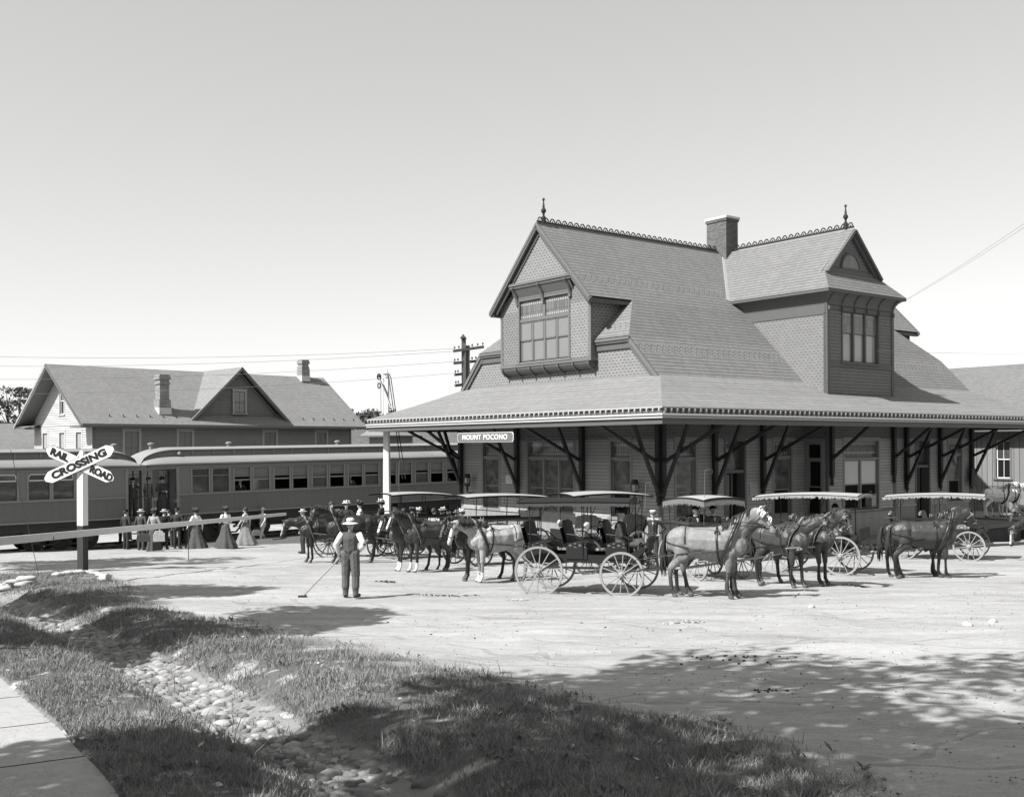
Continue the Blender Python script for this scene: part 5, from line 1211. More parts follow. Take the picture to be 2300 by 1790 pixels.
    for s in (-1,1):
        hip=[surf((-.45,0,1.15),Vector((0,s*math.cos(t),math.sin(t))),.01) for t in np.linspace(1.5,.0,9)]; strap([p for p in hip if p is not None],.012)
        tr=[surf((x,0,1.05+(x-.55)*.10),(0,s,0),.02) for x in np.linspace(.50,-.62,12)]; tr=[p for p in tr if p is not None]+[Vector((-1.15,.30*s,.86)),Vector((-1.6,.25*s,.78))]; strap(tr,.017)
        m.tube([N+D*.36+S_*.05*s,mid+Vector((.0,.16*s,.03)),Vector((.25,.2*s,1.53)),Vector((-.4,.15*s,1.58)),Vector((-1.2,.12*s,1.6))],.008,4)
        q=surf((.22,0,1.2),Vector((0,s*.75,.66)),.02)
        if q: m.tube([q+Vector((.05*math.cos(t),0,.05*math.sin(t))) for t in [2*math.pi*i/10 for i in range(10)]],.012,5,closed=True)
    m.build('harness',leather,o,True)
    m=MB(); lp=loop((.50,0,1.27),Vector((1,0,-.42)),.03,k=30); m.tube(lp[:-1],.045,8,closed=True); lp2=loop((.54,0,1.27),Vector((1,0,-.42)),.055,k=30); m.tube(lp2[:-1],.014,5,closed=True,mi=1)
    for s in (-1,1): p=Vector((.40,.07*s,1.60)); m.tube([p,p+Vector((.02,.02*s,.09))],.014,5,mi=1)
    m.build('collar',[leather,leatherl],o,True)
    m=MB()
    for tt,off in ((.36,.012),(.11,.012)):
        c=N+D*tt-U_*.02; r=loop(c,D,off,k=20,ref=U_); r=[p for p in r if (p-c).length<.2]; 
        if len(r)>5: m.tube(r[:-1],.011,5,closed=True)
    for s in (-1,1):
        m.tube([N+U_*.11+S_*.03*s,N+D*.1+S_*.10*s+U_*.03,N+D*.36+S_*.072*s-U_*.02],.010,5); q=N+D*.13+S_*.115*s+U_*.045; m.grid([[q+D*.05*math.cos(t)*1.1+U_*.05*math.sin(t)+S_*.006*s*k for t in [2*math.pi*i/10 for i in range(10)]] for k in (-1,1)]); m.ball(N+D*.38+S_*.075*s-U_*.03,.02,6)
    m.build('bridle',leatherl,o,True)
    m=MB()
    for s in (-1,1): m.ball(N+D*.135+S_*.082*s+U_*.045,.02,8); m.ball(N+D*.49+S_*.038*s-U_*.0,.013,6)
    m.build('eye',eyem,o,True)
    if fly:
        m=MB()
        for i in range(60):
            a=rs.uniform(-1,1)*.10; b_=rs.uniform(-.05,.14); p=N+D*b_+S_*a*.9+U_*(.125-abs(a)*.5); l=rs.uniform(.04,.10); m.tube([p,p+S_*.03*(1 if a>0 else -1)+U_*.02,p+D*.03+S_*.06*(1 if a>0 else -1)-U_*l],[.016,.014,.006],4)
        m.build('ear_net',white,o,True)
    o.location=(0,0,-50); return o
HV={'up':horse((1.05,1.80),(.66,-.72),(.10,-.02,.26,-.03),'up',-.12,True),
    'mid':horse((1.12,1.70),(.50,-.86),(.0,.05,.10,-.04),'mid',.0),
    'low':horse((1.18,1.52),(.42,-.90),(.03,-.03,-.04,.10),'low',.10),
    'up2':horse((1.10,1.70),(.70,-.66),(-.05,.07,.12,-.06),'uptwo',.22,True),
    'mid2':horse((1.10,1.60),(.58,-.80),(.06,-.04,-.12,.08),'midtwo',.28),
    'low2':horse((1.20,1.36),(.40,-.92),(-.05,.04,.08,-.10),'lowtwo',-.2),
    'bow':horse((1.20,1.05),(.18,-.98),(.04,-.05,.0,.05),'bow',.35)}
HUSED=set()
def put_horse(var,X_,Y_,ang,cname,label,group,blaze=False,socks=False,sc=1.0,pale=False,z=None,nonet=False):
    src=HV[var]
    o=copy_tree(src); o.location=(X_,Y_,hz(X_,Y_) if z is None else z)
    # follow the slope of the yard
    sl=-0.048*math.sin(math.radians(ang)) if z is None else 0
    o.rotation_euler=(0,-math.atan(sl),math.radians(ang)); o.scale=(sc,sc,sc)
    ms=[COATS[cname],hoofm,sockm if blaze else COATS[cname],sockm if socks else COATS[cname]]
    for i,m_ in enumerate(ms): o.material_slots[i].link='OBJECT'; o.material_slots[i].material=m_
    for c in kids(o):
        if pale and c.name.split('.')[0] in('mane','tail'): c.material_slots[0].link='OBJECT'; c.material_slots[0].material=hairg
        if nonet and c.name.startswith('ear_net'): bpy.data.objects.remove(c)
    tag(o,label,'horse',group); return o
# ---------------- people ----------------
skin=flat('skin',.36,.6,.3,.06,8)
CL={n:flat('cloth_'+n,c,.9,.15,.25,7,bump=.025,bs=9) for n,c in dict(black=.022,dark=.045,charcoal=.075,navy=.05,grey=.14,mid=.20,tan=.30,light=.45,white=.72,vest=.085,work=.11).items()}
strawm=flat('straw',.58,.8,.2,.1,20); feltk=flat('felt_black',.018,.9,.1); feltg=flat('felt_grey',.18,.9,.1); hairb=flat('hair_dark',.045,.6,.3,.3,30); hairl=flat('hair_grey',.25,.6,.3,.3,30); shoem=flat('shoe_black',.025,.5,.4)
POSE={ # joints: elbow, wrist (for left +y, right -y), knees, ankles
 'stand':dict(e=((-.02,.27,1.12),(-.02,-.27,1.12)),w=((.04,.25,.88),(.04,-.25,.88)),k=((.02,.10,.50),(.01,-.10,.50)),a=((.0,.11,.08),(-.02,-.11,.08))),
 'walk':dict(e=((.08,.26,1.13),(-.12,-.26,1.12)),w=((.24,.24,.93),(-.12,-.26,.87)),k=((.16,.09,.52),(-.02,-.09,.50)),a=((.24,.10,.09),(-.28,-.10,.14))),
 'hip':dict(e=((-.10,.38,1.16),(-.02,-.30,1.15)),w=((.10,.20,1.0),(.22,-.36,1.28)),k=((.02,.12,.50),(.06,-.10,.50)),a=((.0,.15,.08),(.10,-.16,.08))),
 'hold':dict(e=((.02,.27,1.13),(.02,-.27,1.13)),w=((.25,.12,1.08),(.25,-.12,1.10)),k=((.02,.10,.50),(.01,-.10,.50)),a=((.0,.11,.08),(-.02,-.11,.08))),
 'sit':dict(e=((.06,.27,1.12),(.06,-.27,1.12)),w=((.30,.14,1.04),(.30,-.14,1.04)),k=((.45,.13,.93),(.45,-.12,.93)),a=((.50,.14,.48),(.50,-.13,.48))),
 'cross':dict(e=((.05,.27,1.12),(.08,-.27,1.12)),w=((.30,.06,.99),(.33,-.06,.99)),k=((.46,.06,1.0),(.45,-.10,.93)),a=((.66,-.10,.74),(.50,-.13,.48))),
 'bust':dict(e=((.06,.27,1.12),(.06,-.27,1.12)),w=((.22,.12,1.02),(.22,-.12,1.02)),k=((.04,.10,.80),(.04,-.10,.80)),a=((.04,.11,.70),(.04,-.11,.70))),
 'rake':dict(e=((-.03,.32,1.17),(-.08,-.33,1.17)),w=((.10,.30,.93),(.14,-.14,1.0)),k=((.02,.12,.51),(.01,-.11,.51)),a=((.0,.12,.09),(-.01,-.115,.09))),
 'reach':dict(e=((.10,.28,1.25),(.0,-.27,1.12)),w=((.30,.20,1.38),(.05,-.25,.90)),k=((.02,.10,.50),(.01,-.10,.50)),a=((.0,.11,.08),(-.02,-.11,.08)))}
BC={}
def body(kind,pose,fine=False):
    key=(kind,pose)
    if key in BC: return BC[key]
    J=POSE[pose]; w=kind=='woman'; P=[]; A=lambda p0,p1,r0,r1,l=1.0,m=0:P.append((tuple(p0),tuple(p1),r0,r1,l,m))
    A((.0,0,1.585),(.005,0,1.625),.086,.090,.92,0); A((.035,0,1.545),(.045,0,1.53),.058,.045,.85,0); A((.085,0,1.60),(.105,0,1.575),.010,.014,1,0); A((.08,.02,1.54),(.08,-.02,1.54),.012,.012,1,0)
    for s in (-1,1): A((-.005,.083*s,1.60),(-.005,.088*s,1.575),.016,.012,.5,0)
    A((-.01,0,1.42),(.0,0,1.53),.052,.05,1,0)
    sw=.155 if w else .175; A((-.01,0,1.05),(-.005,0,1.30),.095 if w else (.14 if pose=='rake' else .125),.125 if w else .14,1.25,1); A((0,-sw+.04,1.37),(0,sw-.04,1.37),.068,.068,1,1); A((-.01,0,1.25),(-.01,0,1.40),.13,.075,1.2,1)
    if w: A((.07,-.05,1.26),(.07,.05,1.26),.07,.07,1,1)
    A((0,-.06,.95),(0,.06,.95),.125,.125,1,2)
    if not w and pose not in('rake',): A((-.01,0,1.08),(-.0,0,.88),.13,.14,1.2,1)
    for i,s in enumerate((1,-1)):
        sh=Vector((0,(sw+.015)*s,1.375)); e=Vector(J['e'][i]); h=Vector(J['w'][i]); ra=.075 if w else .06
        A(sh,e,ra,.052 if not w else .065,1,1); A(e,h,.050,.036,1,1); d=(h-e).normalized(); side=Vector((0,0,1)).cross(d); side=side.normalized() if side.length>.1 else Vector((1,0,0)); dn=d.cross(side)
        pm=h+d*.075; A(h+d*.01,pm,.030,.032,.8,0)
        for f in range(4):
            o_=side*(f-1.5)*.019; l=(.068,.078,.074,.058)[f]; b=pm+o_; k1=b+d*l*.55; k2=k1+(d*.55+dn*(.75))*l*.5; A(b,k1,.0095,.0090,1,0); A(k1,k2,.0088,.0075,1,0)
        tb=h+d*.03+side*.03; A(tb,tb+(d+side*.8).normalized()*.05,.0115,.0095,1,0)
        if not (w and pose in('stand','walk','hold','reach')):
            hp=Vector((0,.085*s,.93)); kn=Vector(J['k'][i]); an=Vector(J['a'][i]); A(hp,kn,.098,.075,1,2); A(kn,an,.076,.058 if pose!='rake' else .066,1,2)
            if pose=='rake': A(hp+Vector((-.01,.01*s,.02)),kn,.128,.102,1,2); A(kn,an+Vector((0,0,.16)),.10,.09,1,2)
            if pose=='rake': A(kn*.25+an*.75+Vector((0,0,.02)),kn*.2+an*.8,.078,.074,1,2)
            t=an+Vector((.14,.03*s,-.035)) ; A(an+Vector((-.03,0,-.035)),t,.042,.036,1.05,3); A(an+Vector((-.04,0,-.055)),an+Vector((.15,.03*s,-.057)),.022,.022,1.7,3)
        else: A((.0,.06*s,.9),(.0,.07*s,.4),.09,.05,1,2); A((.0,.08*s,.05),(.1,.09*s,.04),.04,.035,1,3)
    nm,mi,co=blend(P,.0095 if fine else .012,'body_%s_%s'%(kind,pose),(),2,8)
    BC[key]=(nm,mi); return BC[key]
def hat(kind,par,mats=None):
    m=MB(); z=1.64
    if kind=='boater': m.lathe([(.001,z+.095),(.088,z+.095),(.092,z+.02),(.165,z+.012),(.168,z+.004),(.09,z)],20,mi=0); m.lathe([(.0935,z+.05),(.0945,z+.022),(.093,z+.02)],20,mi=1); ms=[strawm,feltk]
    elif kind=='straw': m.lathe([(.001,z+.105),(.05,z+.11),(.085,z+.09),(.097,z+.02),(.175,z-.012),(.18,z-.022),(.09,z)],20,mi=0,sy=.95); m.lathe([(.0985,z+.045),(.1,z+.02),(.097,z+.012)],20,mi=1); ms=[strawm,feltk]
    elif kind=='fedora': m.lathe([(.001,z+.085),(.05,z+.105),(.08,z+.095),(.095,z+.02),(.165,z+.02),(.168,z+.012),(.09,z-.005)],20,mi=0,sy=.85); m.lathe([(.0965,z+.045),(.098,z+.018),(.095,z+.01)],20,mi=1,sy=.87); ms=[feltk,CL['dark']]
    elif kind=='bowler': m.lathe([(.001,z+.12),(.05,z+.11),(.085,z+.075),(.095,z+.01),(.135,z+.022),(.14,z+.02),(.09,z)],20,sy=.9); ms=[feltk]
    elif kind=='greyhat': m.lathe([(.001,z+.085),(.05,z+.105),(.08,z+.095),(.095,z+.02),(.165,z+.02),(.168,z+.012),(.09,z-.005)],20,mi=0,sy=.85); ms=[feltg]
    elif kind=='cap': m.lathe([(.001,z+.085),(.10,z+.09),(.105,z+.08),(.094,z+.0),(.001,z+.0)],20,mi=0); m.poly([(.07,-.06,z+.01),(.155,-.03,z-.015),(.155,.03,z-.015),(.07,.06,z+.01)],mi=0); ms=[feltk,CL['light']]
    elif kind=='banded': m.lathe([(.001,z+.10),(.092,z+.105),(.1,z+.095),(.1,z+.075)],20,mi=1); m.lathe([(.1,z+.075),(.099,z+.05)],20,mi=0); m.lathe([(.099,z+.05),(.097,z+.03)],20,mi=1); m.lathe([(.097,z+.03),(.094,z)],20,mi=0); m.poly([(.08,-.06,z+.012),(.16,-.03,z-.01),(.16,.03,z-.01),(.08,.06,z+.012)],mi=0); ms=[feltk,white]
    else:   # trimmed lady's hat: 'flower' dark or 'pale'
        rs=random.Random(kind); m.lathe([(.001,z+.10),(.07,z+.10),(.085,z+.04),(.17,z+.05),(.175,z+.04),(.09,z+.01)],18,mi=0)
        for i in range(11): t=rs.random()*6.28; m.ball((.09*math.cos(t),.09*math.sin(t),z+.08+rs.random()*.05),rs.uniform(.025,.045),6,mi=1 if rs.random()<.5 else 0)
        ms=[strawm,white] if kind=='pale' else [feltk,CL['grey']]
    return m.build('hat',mats or ms,par,True,50)
def hairdo(par,w,mat):
    m=MB()
    if w: m.ball((-.02,0,1.645),.115,12,sc=(1,.98,.85)); m.ball((-.06,0,1.70),.055,8); m.ball((-.09,0,1.60),.055,8)
    else: m.ball((-.018,0,1.635),.098,12,sc=(1,.95,.95))
    return m.build('hair',mat,par,True)
def skirt(par,mat,w=.40,tr=.12,seed=0,top=1.03):
    rs=np.random.default_rng(seed); k=44; R=[]; ph=rs.uniform(0,6,4)
    for z,r in ((top,.115),(.95,.165),(.8,.20),(.55,.26),(.3,w*.82),(.12,w*.95),(.03,w)):
        f=(top-z); row=[]
        for j in range(k):
            t=2*math.pi*j/k; pl=1+f*(.11*math.sin(t*9+ph[0]+.5*math.sin(z*4))+.08*math.sin(t*5+ph[1])); back=-tr*f*max(0,-math.cos(t)); row.append((r*pl*math.cos(t)+back,r*pl*math.sin(t)*.92,z))
        R.append(row)
    m=MB(); m.grid(R,caps=False); return m.build('skirt',mat,par,True)
def person(kind,pose,mats,hatk,label,loc,ang,group=None,hair=None,skirtm=None,sc=1.0,seed=0,cat=None,fine=False,sw=.38,lean=0.0):
    nm,mi=body(kind,pose,fine); me=nm if (len(BC)>0 and nm.users==0) else nm
    names=[skin,CL[mats[0]],CL[mats[1]],shoem]
    if me.users==0: o=body_obj(me,mi,names,'person')
    else: o=bpy.data.objects.new('person',me); COL.objects.link(o)
    for i,m_ in enumerate(names): o.material_slots[i].link='OBJECT'; o.material_slots[i].material=m_
    o.location=loc; o.rotation_euler=(0,lean,math.radians(ang)); o.scale=(sc,sc,sc); tag(o,label,cat or kind,group)
    hairdo(o,kind=='woman',hair or hairb)
    if hatk: hat(hatk,o)
    if kind=='woman' and skirtm: skirt(o,CL[skirtm],w=sw,seed=seed)
    m=MB()
    if kind=='man' and pose not in('rake',): m.lathe([(.058,1.44),(.06,1.47),(.055,1.49)],12,c=(-.005,0)); m.poly([(.128,-.035,1.40),(.128,.035,1.40),(.142,0,1.27)]); m.build('collar',CL['white'],o)
    return o
def onG(px,py): p=pG(px,py); return (p.x,p.y,hz(p.x,p.y))
def bag(px,py,Y,label,w=.42,h=.25,d=.18,mat='dark',ang=20):
    p=pY(px,py,Y); o=empty('travel_bag',p,math.radians(ang),label,'bag'); m=MB(); m.prism([(-w/2,-h/2),(w/2,-h/2),(w/2*.95,h*.1),(w*.3,h/2),(-w*.3,h/2),(-w/2*.95,h*.1)],1,-d/2,d/2); m.build('bag_body',CL[mat],o); m=MB(); m.tube([(-.09,0,h/2),(-.07,0,h/2+.08),(.07,0,h/2+.08),(.09,0,h/2)],.012,5); m.build('handle',leather,o); return o
G1='passengers gathered beside the train'
# man with the hoe
pr=onG(788,1343); R_=person('man','rake',('vest','work'),'straw','man in waistcoat, white sleeves and straw hat standing back to us holding a long hoe',pr,78,hair=hairl,fine=True,sc=1.0)
m=MB()
J=POSE['rake']
for i,s in enumerate((1,-1)):
    sh=Vector((0,.205*s,1.375)); e=Vector(J['e'][i]); h=Vector(J['w'][i]); m.tube([sh+Vector((0,-.02*s,.03)),sh.lerp(e,.4),sh.lerp(e,.75),e,e.lerp(h,.35),e.lerp(h,.7),h],[.066,.068,.066,.064,.062,.054,.038],12)
m.build('shirt_sleeves',CL['white'],R_,True)
m=MB(); m.lathe([(.128,1.005),(.132,1.03),(.128,1.055)],18,sy=1.22,c=(-.005,0)); m.build('belt',leather,R_,True)
hp=R_.matrix_basis if False else None
def loc2w(o,p): return Matrix.Translation(o.location)@o.rotation_euler.to_matrix().to_4x4()@Matrix.Scale(o.scale[0],4)@Vector(p)
hd_=loc2w(R_,(.16,.30,.87)); hd2=loc2w(R_,(.20,-.10,1.02)); ft=Vector(onG(681,1342)); HO=empty('hoe',ft,0,'long-handled hoe resting on the dirt, held by the man in the waistcoat','hoe')
m=MB(); dirn=(hd_-ft).normalized(); m.tube([Vector((0,0,.03)),hd_-ft,hd_-ft+(hd2-hd_)*1.1],[.016,.016,.016],8); m.build('handle',flat('hoe_wood',.33,.7),HO,True)
m=MB(); m.beam((-.11,0,.02),(.08,0,.03),.03,.05); m.build('hoe_blade',iron,HO)
# ---------------- carriages ----------------
wheelpale=flat('wheel_pale_paint',.27,.6,.3,.15,8); wheelpd=flat('wheel_dark_paint',.05,.5,.4,.2,8); carb=flat('carriage_black',.018,.55,.3,.2,6); canop=flat('canopy_canvas',.30,.8,.2,.1,3); canod=flat('canopy_dark',.015,.8,.2); fringe=flat('canopy_fringe',.11,.95,.1,.5,40)
def tuft(name,c):
    M=Mt(name,.5,.4); u,v=M.uv(); a=(u/.11).fr()-.5; b=(v/.10+((u/.11).fl()*.5).fr()*2*.5).fr()-.5; h=(a*a+b*b).sq(); M.col((.75-h*.5)*c*1.5); M.bump(1.0-h*1.6,.03); return M.m
seatk=tuft('tufted_black',.03); seatg=tuft('tufted_grey',.20)
WC={}
def wheel(R,n,mat,parent,loc,steer=0.0,dish=1):
    key=(round(R,3),n,mat.name)
    if key not in WC:
        r=MB(); r.M=Matrix.Rotation(math.pi/2,4,'X'); k=40
        r.grid([[((R-dr)*math.cos(2*math.pi*j/k),(R-dr)*math.sin(2*math.pi*j/k),z) for j in range(k)] for dr,z in ((.045,-.018),(.0,-.02),(.0,.02),(.045,.018),(.045,-.018))],caps=False)
        for j in range(n):
            t=2*math.pi*(j+.3)/n; a=Vector((math.cos(t),math.sin(t),0)); r.tube([a*.06+Vector((0,0,(.025 if j%2 else -.01))),a*(R*.5),a*(R-.04)],[.015,.012,.011],6)
        s=MB(); s.M=Matrix.Rotation(math.pi/2,4,'X'); s.lathe([(.03,-.10),(.05,-.08),(.055,-.03),(.075,-.02),(.075,.03),(.055,.04),(.045,.10),(.02,.11)],14)
        ro=r.build('wheel',mat,None,True,35); ho=s.build('hub',mat,ro,True,40); ti=MB(); ti.M=Matrix.Rotation(math.pi/2,4,'X'); ti.grid([[((R+dr)*math.cos(2*math.pi*j/k),(R+dr)*math.sin(2*math.pi*j/k),z) for j in range(k)] for dr,z in ((.0,-.019),(.007,-.018),(.007,.018),(0,.019))],caps=False); ti.build('tyre',leatherl,ro)
        WC[key]=ro; o=ro
    else: o=copy_tree(WC[key])
    o.parent=parent; o.location=loc; o.rotation_euler=(0,random.random()*6,steer); o.rotation_mode='XYZ'
    o.rotation_euler=(0,0,steer); return o
def carriage(name,label,X_,Y_,ang,wb=1.95,seats=3,RW=.555,FW=.50,wmat=None,cmat=None,frg=None,seat=None,rear=1,steer=0.0,canopy=True,ch=2.18,cover=None,track=1.42,side=False,pole=True,rolled=False,zoff=0,curve=.10,nsp=14,canx=(-.55,.62)):
    """local +x points to the horses; origin midway between the axles"""
    wmat=wmat or wheelpale; seat=seat or seatk; cmat=cmat or canop
    z0=hz(X_,Y_)+zoff; o=empty(name,(X_,Y_,z0),math.radians(ang),label,'carriage','horse carriages waiting at the station')
    o.rotation_euler=(0,math.atan(.048*math.sin(math.radians(ang)))*1.0,math.radians(ang))
    hw=track/2; xr,xf=-wb/2,wb/2
    for s in (1,-1):
        wheel(RW,nsp,wmat,o,(xr,hw*s,RW+.007)); ca,sa=math.cos(steer),math.sin(steer); wheel(FW,nsp,wmat,o,(xf-sa*hw*s,ca*hw*s,FW+.007),steer)
    # running gear
    m=MB(); m.cyl((xr,-hw,RW),(xr,hw,RW),.022,8); m.cyl((xf+math.sin(steer)*hw,-math.cos(steer)*hw,FW),(xf-math.sin(steer)*hw,math.cos(steer)*hw,FW),.022,8); m.beam((xr,0,RW+.02),(xf,0,FW+.06),.05,.05)
    zb=.74
    for x in (xr,xf):
        R_=RW if x<0 else FW
        for s in (-1,1):
            pts=[(x-.42,s*.36,R_+.14),(x-.2,s*.36,R_+.055),(x,s*.36,R_+.03),(x+.2,s*.36,R_+.055),(x+.42,s*.36,R_+.14)]; m.tube(pts,.022,6); m.tube([(a,b,2*(R_+.14)-c+.0) for a,b,c in pts],.02,6)
    m.beam((xf,-.3,FW+.1),(xf,.3,FW+.1),.06,.08); m.build('running_gear',wmat,o)
    # body with sills and footboards
    bl=xr-.35; bf=xf+.25
    m=MB(); m.box(bl,bf,-.47,.47,zb,zb+.05,0)
    for s in (-1,1):
        m.prism([(bl,zb),(bf-.1,zb),(bf+.22,zb+.34),(bf+.12,zb+.36),(bf-.25,zb+.16),(bl,zb+.2)],1,min(s*.45,s*.48),max(s*.45,s*.48),0); m.box(-.25,.25,min(s*.5,s*.72),max(s*.5,s*.72),zb-.12,zb-.10,0); m.tube([(-.2,s*.5,zb),(-.2,s*.7,zb-.11)],.012,5); m.tube([(.2,s*.5,zb),(.2,s*.7,zb-.11)],.012,5)
    m.poly([(bf,-.45,zb+.1),(bf,.45,zb+.1),(bf+.25,.45,zb+.42),(bf+.25,-.45,zb+.42)],mi=0); m.beam((bf+.22,-.45,zb+.38),(bf+.22,.45,zb+.38),.05,.3)
    for s in (-1,1):      # mudguards over the rear wheels
        m.tube([(xr+(RW+.07)*math.cos(t),s*(hw-.0),RW+(RW+.07)*math.sin(t)) for t in [math.pi*(.32+.36*i/8) for i in range(9)]],.05,5,flat=.25) if cover=='guard' else None
    m.build('body',carb,o)
    n=seats
    for i in range(n):
        x=bl+.28+(bf-bl-.75)*i/max(n-1,1) if n>1 else -.1
        t=MB(); zs=zb+.34
        if side:
            for s in (-1,1): t.box(bl+.1,bf-.5,min(s*.22,s*.5),max(s*.22,s*.5),zs,zs+.09,0); t.tube([(bl+.1,s*.55,zs+.42),(bf-.5,s*.55,zs+.42)],.06,8,mi=1); [t.tube([(q,s*.53,zs),(q,s*.55,zs+.42)],.012,5,mi=1) for q in np.linspace(bl+.2,bf-.6,6)]
            t.build('seat',[seat,carb],o); break
        t.box(x-.22,x+.22,-.5,.5,zs,zs+.1,0); 
        bk=[[(x-.20-.02*k*0-.10*zz,y,zs+.08+.46*zz-(.0 if abs(y)<.35 else .05*zz)) for y in np.linspace(-.52,.52,9)] for zz in (0,.25,.5,.75,1)]; bk2=[[(p[0]-.09,p[1],p[2]) for p in r] for r in bk]
        for A_,B_ in zip(bk[:-1],bk[1:]):
            for j in range(8): t.poly([A_[j],A_[j+1],B_[j+1],B_[j]],mi=0)
        for A_,B_ in zip(bk2[:-1],bk2[1:]):
            for j in range(8): t.poly([A_[j],A_[j+1],B_[j+1],B_[j]],mi=1)
        t.tube([(p[0]-.045,p[1],p[2]) for p in bk[-1]],.05,7,mi=0)
        t.box(x-.24,x+.24,-.5,.5,zs-.26,zs,1)
        for s in (-1,1): t.tube([(x-.22,s*.5,zs+.3),(x+.0,s*.54,zs+.28),(x+.22,s*.52,zs+.1)],.014,6,mi=1)
        t.build('seat',[seat,carb],o)
    if canopy:
        c0,c1=bl+canx[0]+.3,bf+canx[1]-.35; w=.62; m=MB()
        R1=[];R2=[]
        for i in range(9):
            u=i/8; x=c0+(c1-c0)*u; zc_=ch+curve*.65*(1-(2*u-1)**2); R1.append([(x,w*math.sin(a)*1.08,zc_+.0+.11*(math.cos(a)-1)) for a in np.linspace(-1.15,1.15,9)])
        for A_,B_ in zip(R1[:-1],R1[1:]):
            for j in range(8): m.poly([A_[j],B_[j],B_[j+1],A_[j+1]],mi=0); m.poly([(p[0],p[1],p[2]-.03) for p in (A_[j],B_[j],B_[j+1],A_[j+1])],mi=1)
        for s in (0,-1): m.tube([r[s] for r in R1],.022,6,mi=1)
        m.tube(R1[0],.022,6,mi=1); m.tube(R1[-1],.022,6,mi=1); 
        if cmat is canod:
            for k_ in (0,-1):
                for A_,B_ in zip(R1[:-1],R1[1:]): a,b=A_[k_],B_[k_]; m.grid([[a,b],[(a[0],a[1],a[2]-.06),(b[0],b[1],b[2]-.06)]],close=False,mi=1)
        m.build('canopy',[cmat,canod],o,True,60)
        if frg:
            f=MB()
            for e in ([r[0] for r in R1],[r[-1] for r in R1],R1[0],R1[-1]):
                e=[Vector(p) for p in e]; 
                for a,b in zip(e[:-1],e[1:]):
                    nn=max(2,int((b-a).length/.02)); dep=(.17 if seats==1 else .10) if not rolled else .05
                    for q in range(nn): p=a.lerp(b,(q+.5)/nn); l=dep*(random.uniform(.8,1.15) if not rolled else random.uniform(.4,1.9)); f.tube([p,p+Vector((0,0,-l))],[.008 if not rolled else .03,.010 if not rolled else .02],4)
            f.build('fringe',frg,o)
        px_=[bl+.12,(bl+bf)/2+.05,bf-.18] if n>=2 else [bl+.2,bf-.3]
        for x in px_:
            for s in (-1,1): p=MB(); p.tube([(x,s*.50,zb+.1),(x,s*.535,1.4),(x,s*.55,ch-.05)],.013,6); p.tube([(x+.1,s*.545,ch-.06),(x+.12,s*.545,ch-.2),(x+.02,s*.55,ch-.42)],.007,4); p.build('canopy_post',carb,o)
    if pole:
        p=MB(); L=3.15; ca,sa=math.cos(steer),math.sin(steer); q=lambda x,y,z:(xf+ca*x-sa*y,sa*x+ca*y,z)
        p.tube([q(.05,0,FW+.05),q(1.2,0,FW+.1),q(L,0,.92)],[.035,.03,.024],8); p.tube([q(.35,-.62,FW+.12),q(.35,.62,FW+.12)],.025,6); p.tube([q(L-.05,-.42,.95),q(L-.05,.42,.95)],.02,6)
        for s in (-1,1): p.tube([q(.42,s*.12,FW+.12),q(.42,s*.62,FW+.12)],.022,6)
        p.build('pole',wmat,o)
    return o
def fwd(ang): a=math.radians(ang); return Vector((math.cos(a),math.sin(a),0)),Vector((-math.sin(a),math.cos(a),0))
def onC(c,x,y,z): return c.matrix_basis@Vector((x,y,z)) if False else Matrix.Translation(c.location)@c.rotation_euler.to_matrix().to_4x4()@Vector((x,y,z))
# A: the surrey in front
cA=carriage('surrey','black fringed three-seat surrey with pale wheels, foremost of the carriages',1.72,24.0,-15,wb=1.95,cmat=canod,frg=fringe,cover='guard',steer=math.radians(-6),ch=2.16,curve=.02,canx=(-.45,.2))
# R1: fringed surrey with two people, nearly head-on
cR1=carriage('surrey','small fringed carriage with white top facing us, two people on its seat',5.15,28.0,-70,wb=1.5,seats=1,RW=.52,FW=.48,frg=flat('fringe_pale',.17,.9,.1,.4,40),curve=.12,ch=2.12,steer=0.1,nsp=12,canx=(-.35,.4))
cR2=carriage('surrey','white-topped wagon with tufted seats in front of the bay window',8.6,29.8,-36,wb=1.9,RW=.56,FW=.53,seat=seatg,frg=flat('rolled_curtain',.42,.9,.1,.3,20) if 'rolled_curtain' not in bpy.data.materials else bpy.data.materials['rolled_curtain'],rolled=True,ch=2.2,curve=.10,steer=.05)
cR3=carriage('surrey','white-topped carriage with rolled curtains nearest the freight shed',14.55,35.8,-30,wb=2.1,RW=.53,FW=.50,seat=seatg,frg=flat('rolled_curtain',.42,.9,.1,.3,20) if 'rolled_curtain' not in bpy.data.materials else bpy.data.materials['rolled_curtain'],rolled=True,ch=2.2,curve=.10,seats=3)
cL1=carriage('wagonette','white-roofed wagonette with dark side benches beside the signal post',-3.7,38.0,229,wb=2.0,RW=.55,FW=.48,wmat=wheelpd,side=True,ch=2.3,curve=.10)
cL2=carriage('wagonette','long white-roofed wagon with bench seats in front of the left station windows',-.55,34.3,218,wb=2.3,RW=.60,FW=.50,wmat=wheelpd,side=True,ch=2.25,curve=.10)
cL3=carriage('surrey','carriage with high tufted seats just behind the foremost surrey',2.5,30.6,215,wb=1.9,RW=.6,FW=.5,seat=seatg,ch=2.28,curve=.12,seats=2)
cL0=carriage('wagon','open wagon crowded with seated women beyond the black team',-5.75,39.2,8,wb=2.2,RW=.55,FW=.48,wmat=wheelpd,side=True,canopy=False,pole=False)
m=MB(); m.prism([(-.3,0),(.3,0),(.36,.45),(-.34,.5)],0,1.16,1.19,0); m.build('dash',flat('dash_canvas',.30,.8),cL3)
kids(cL3)[-1].location=(0,0,.95)
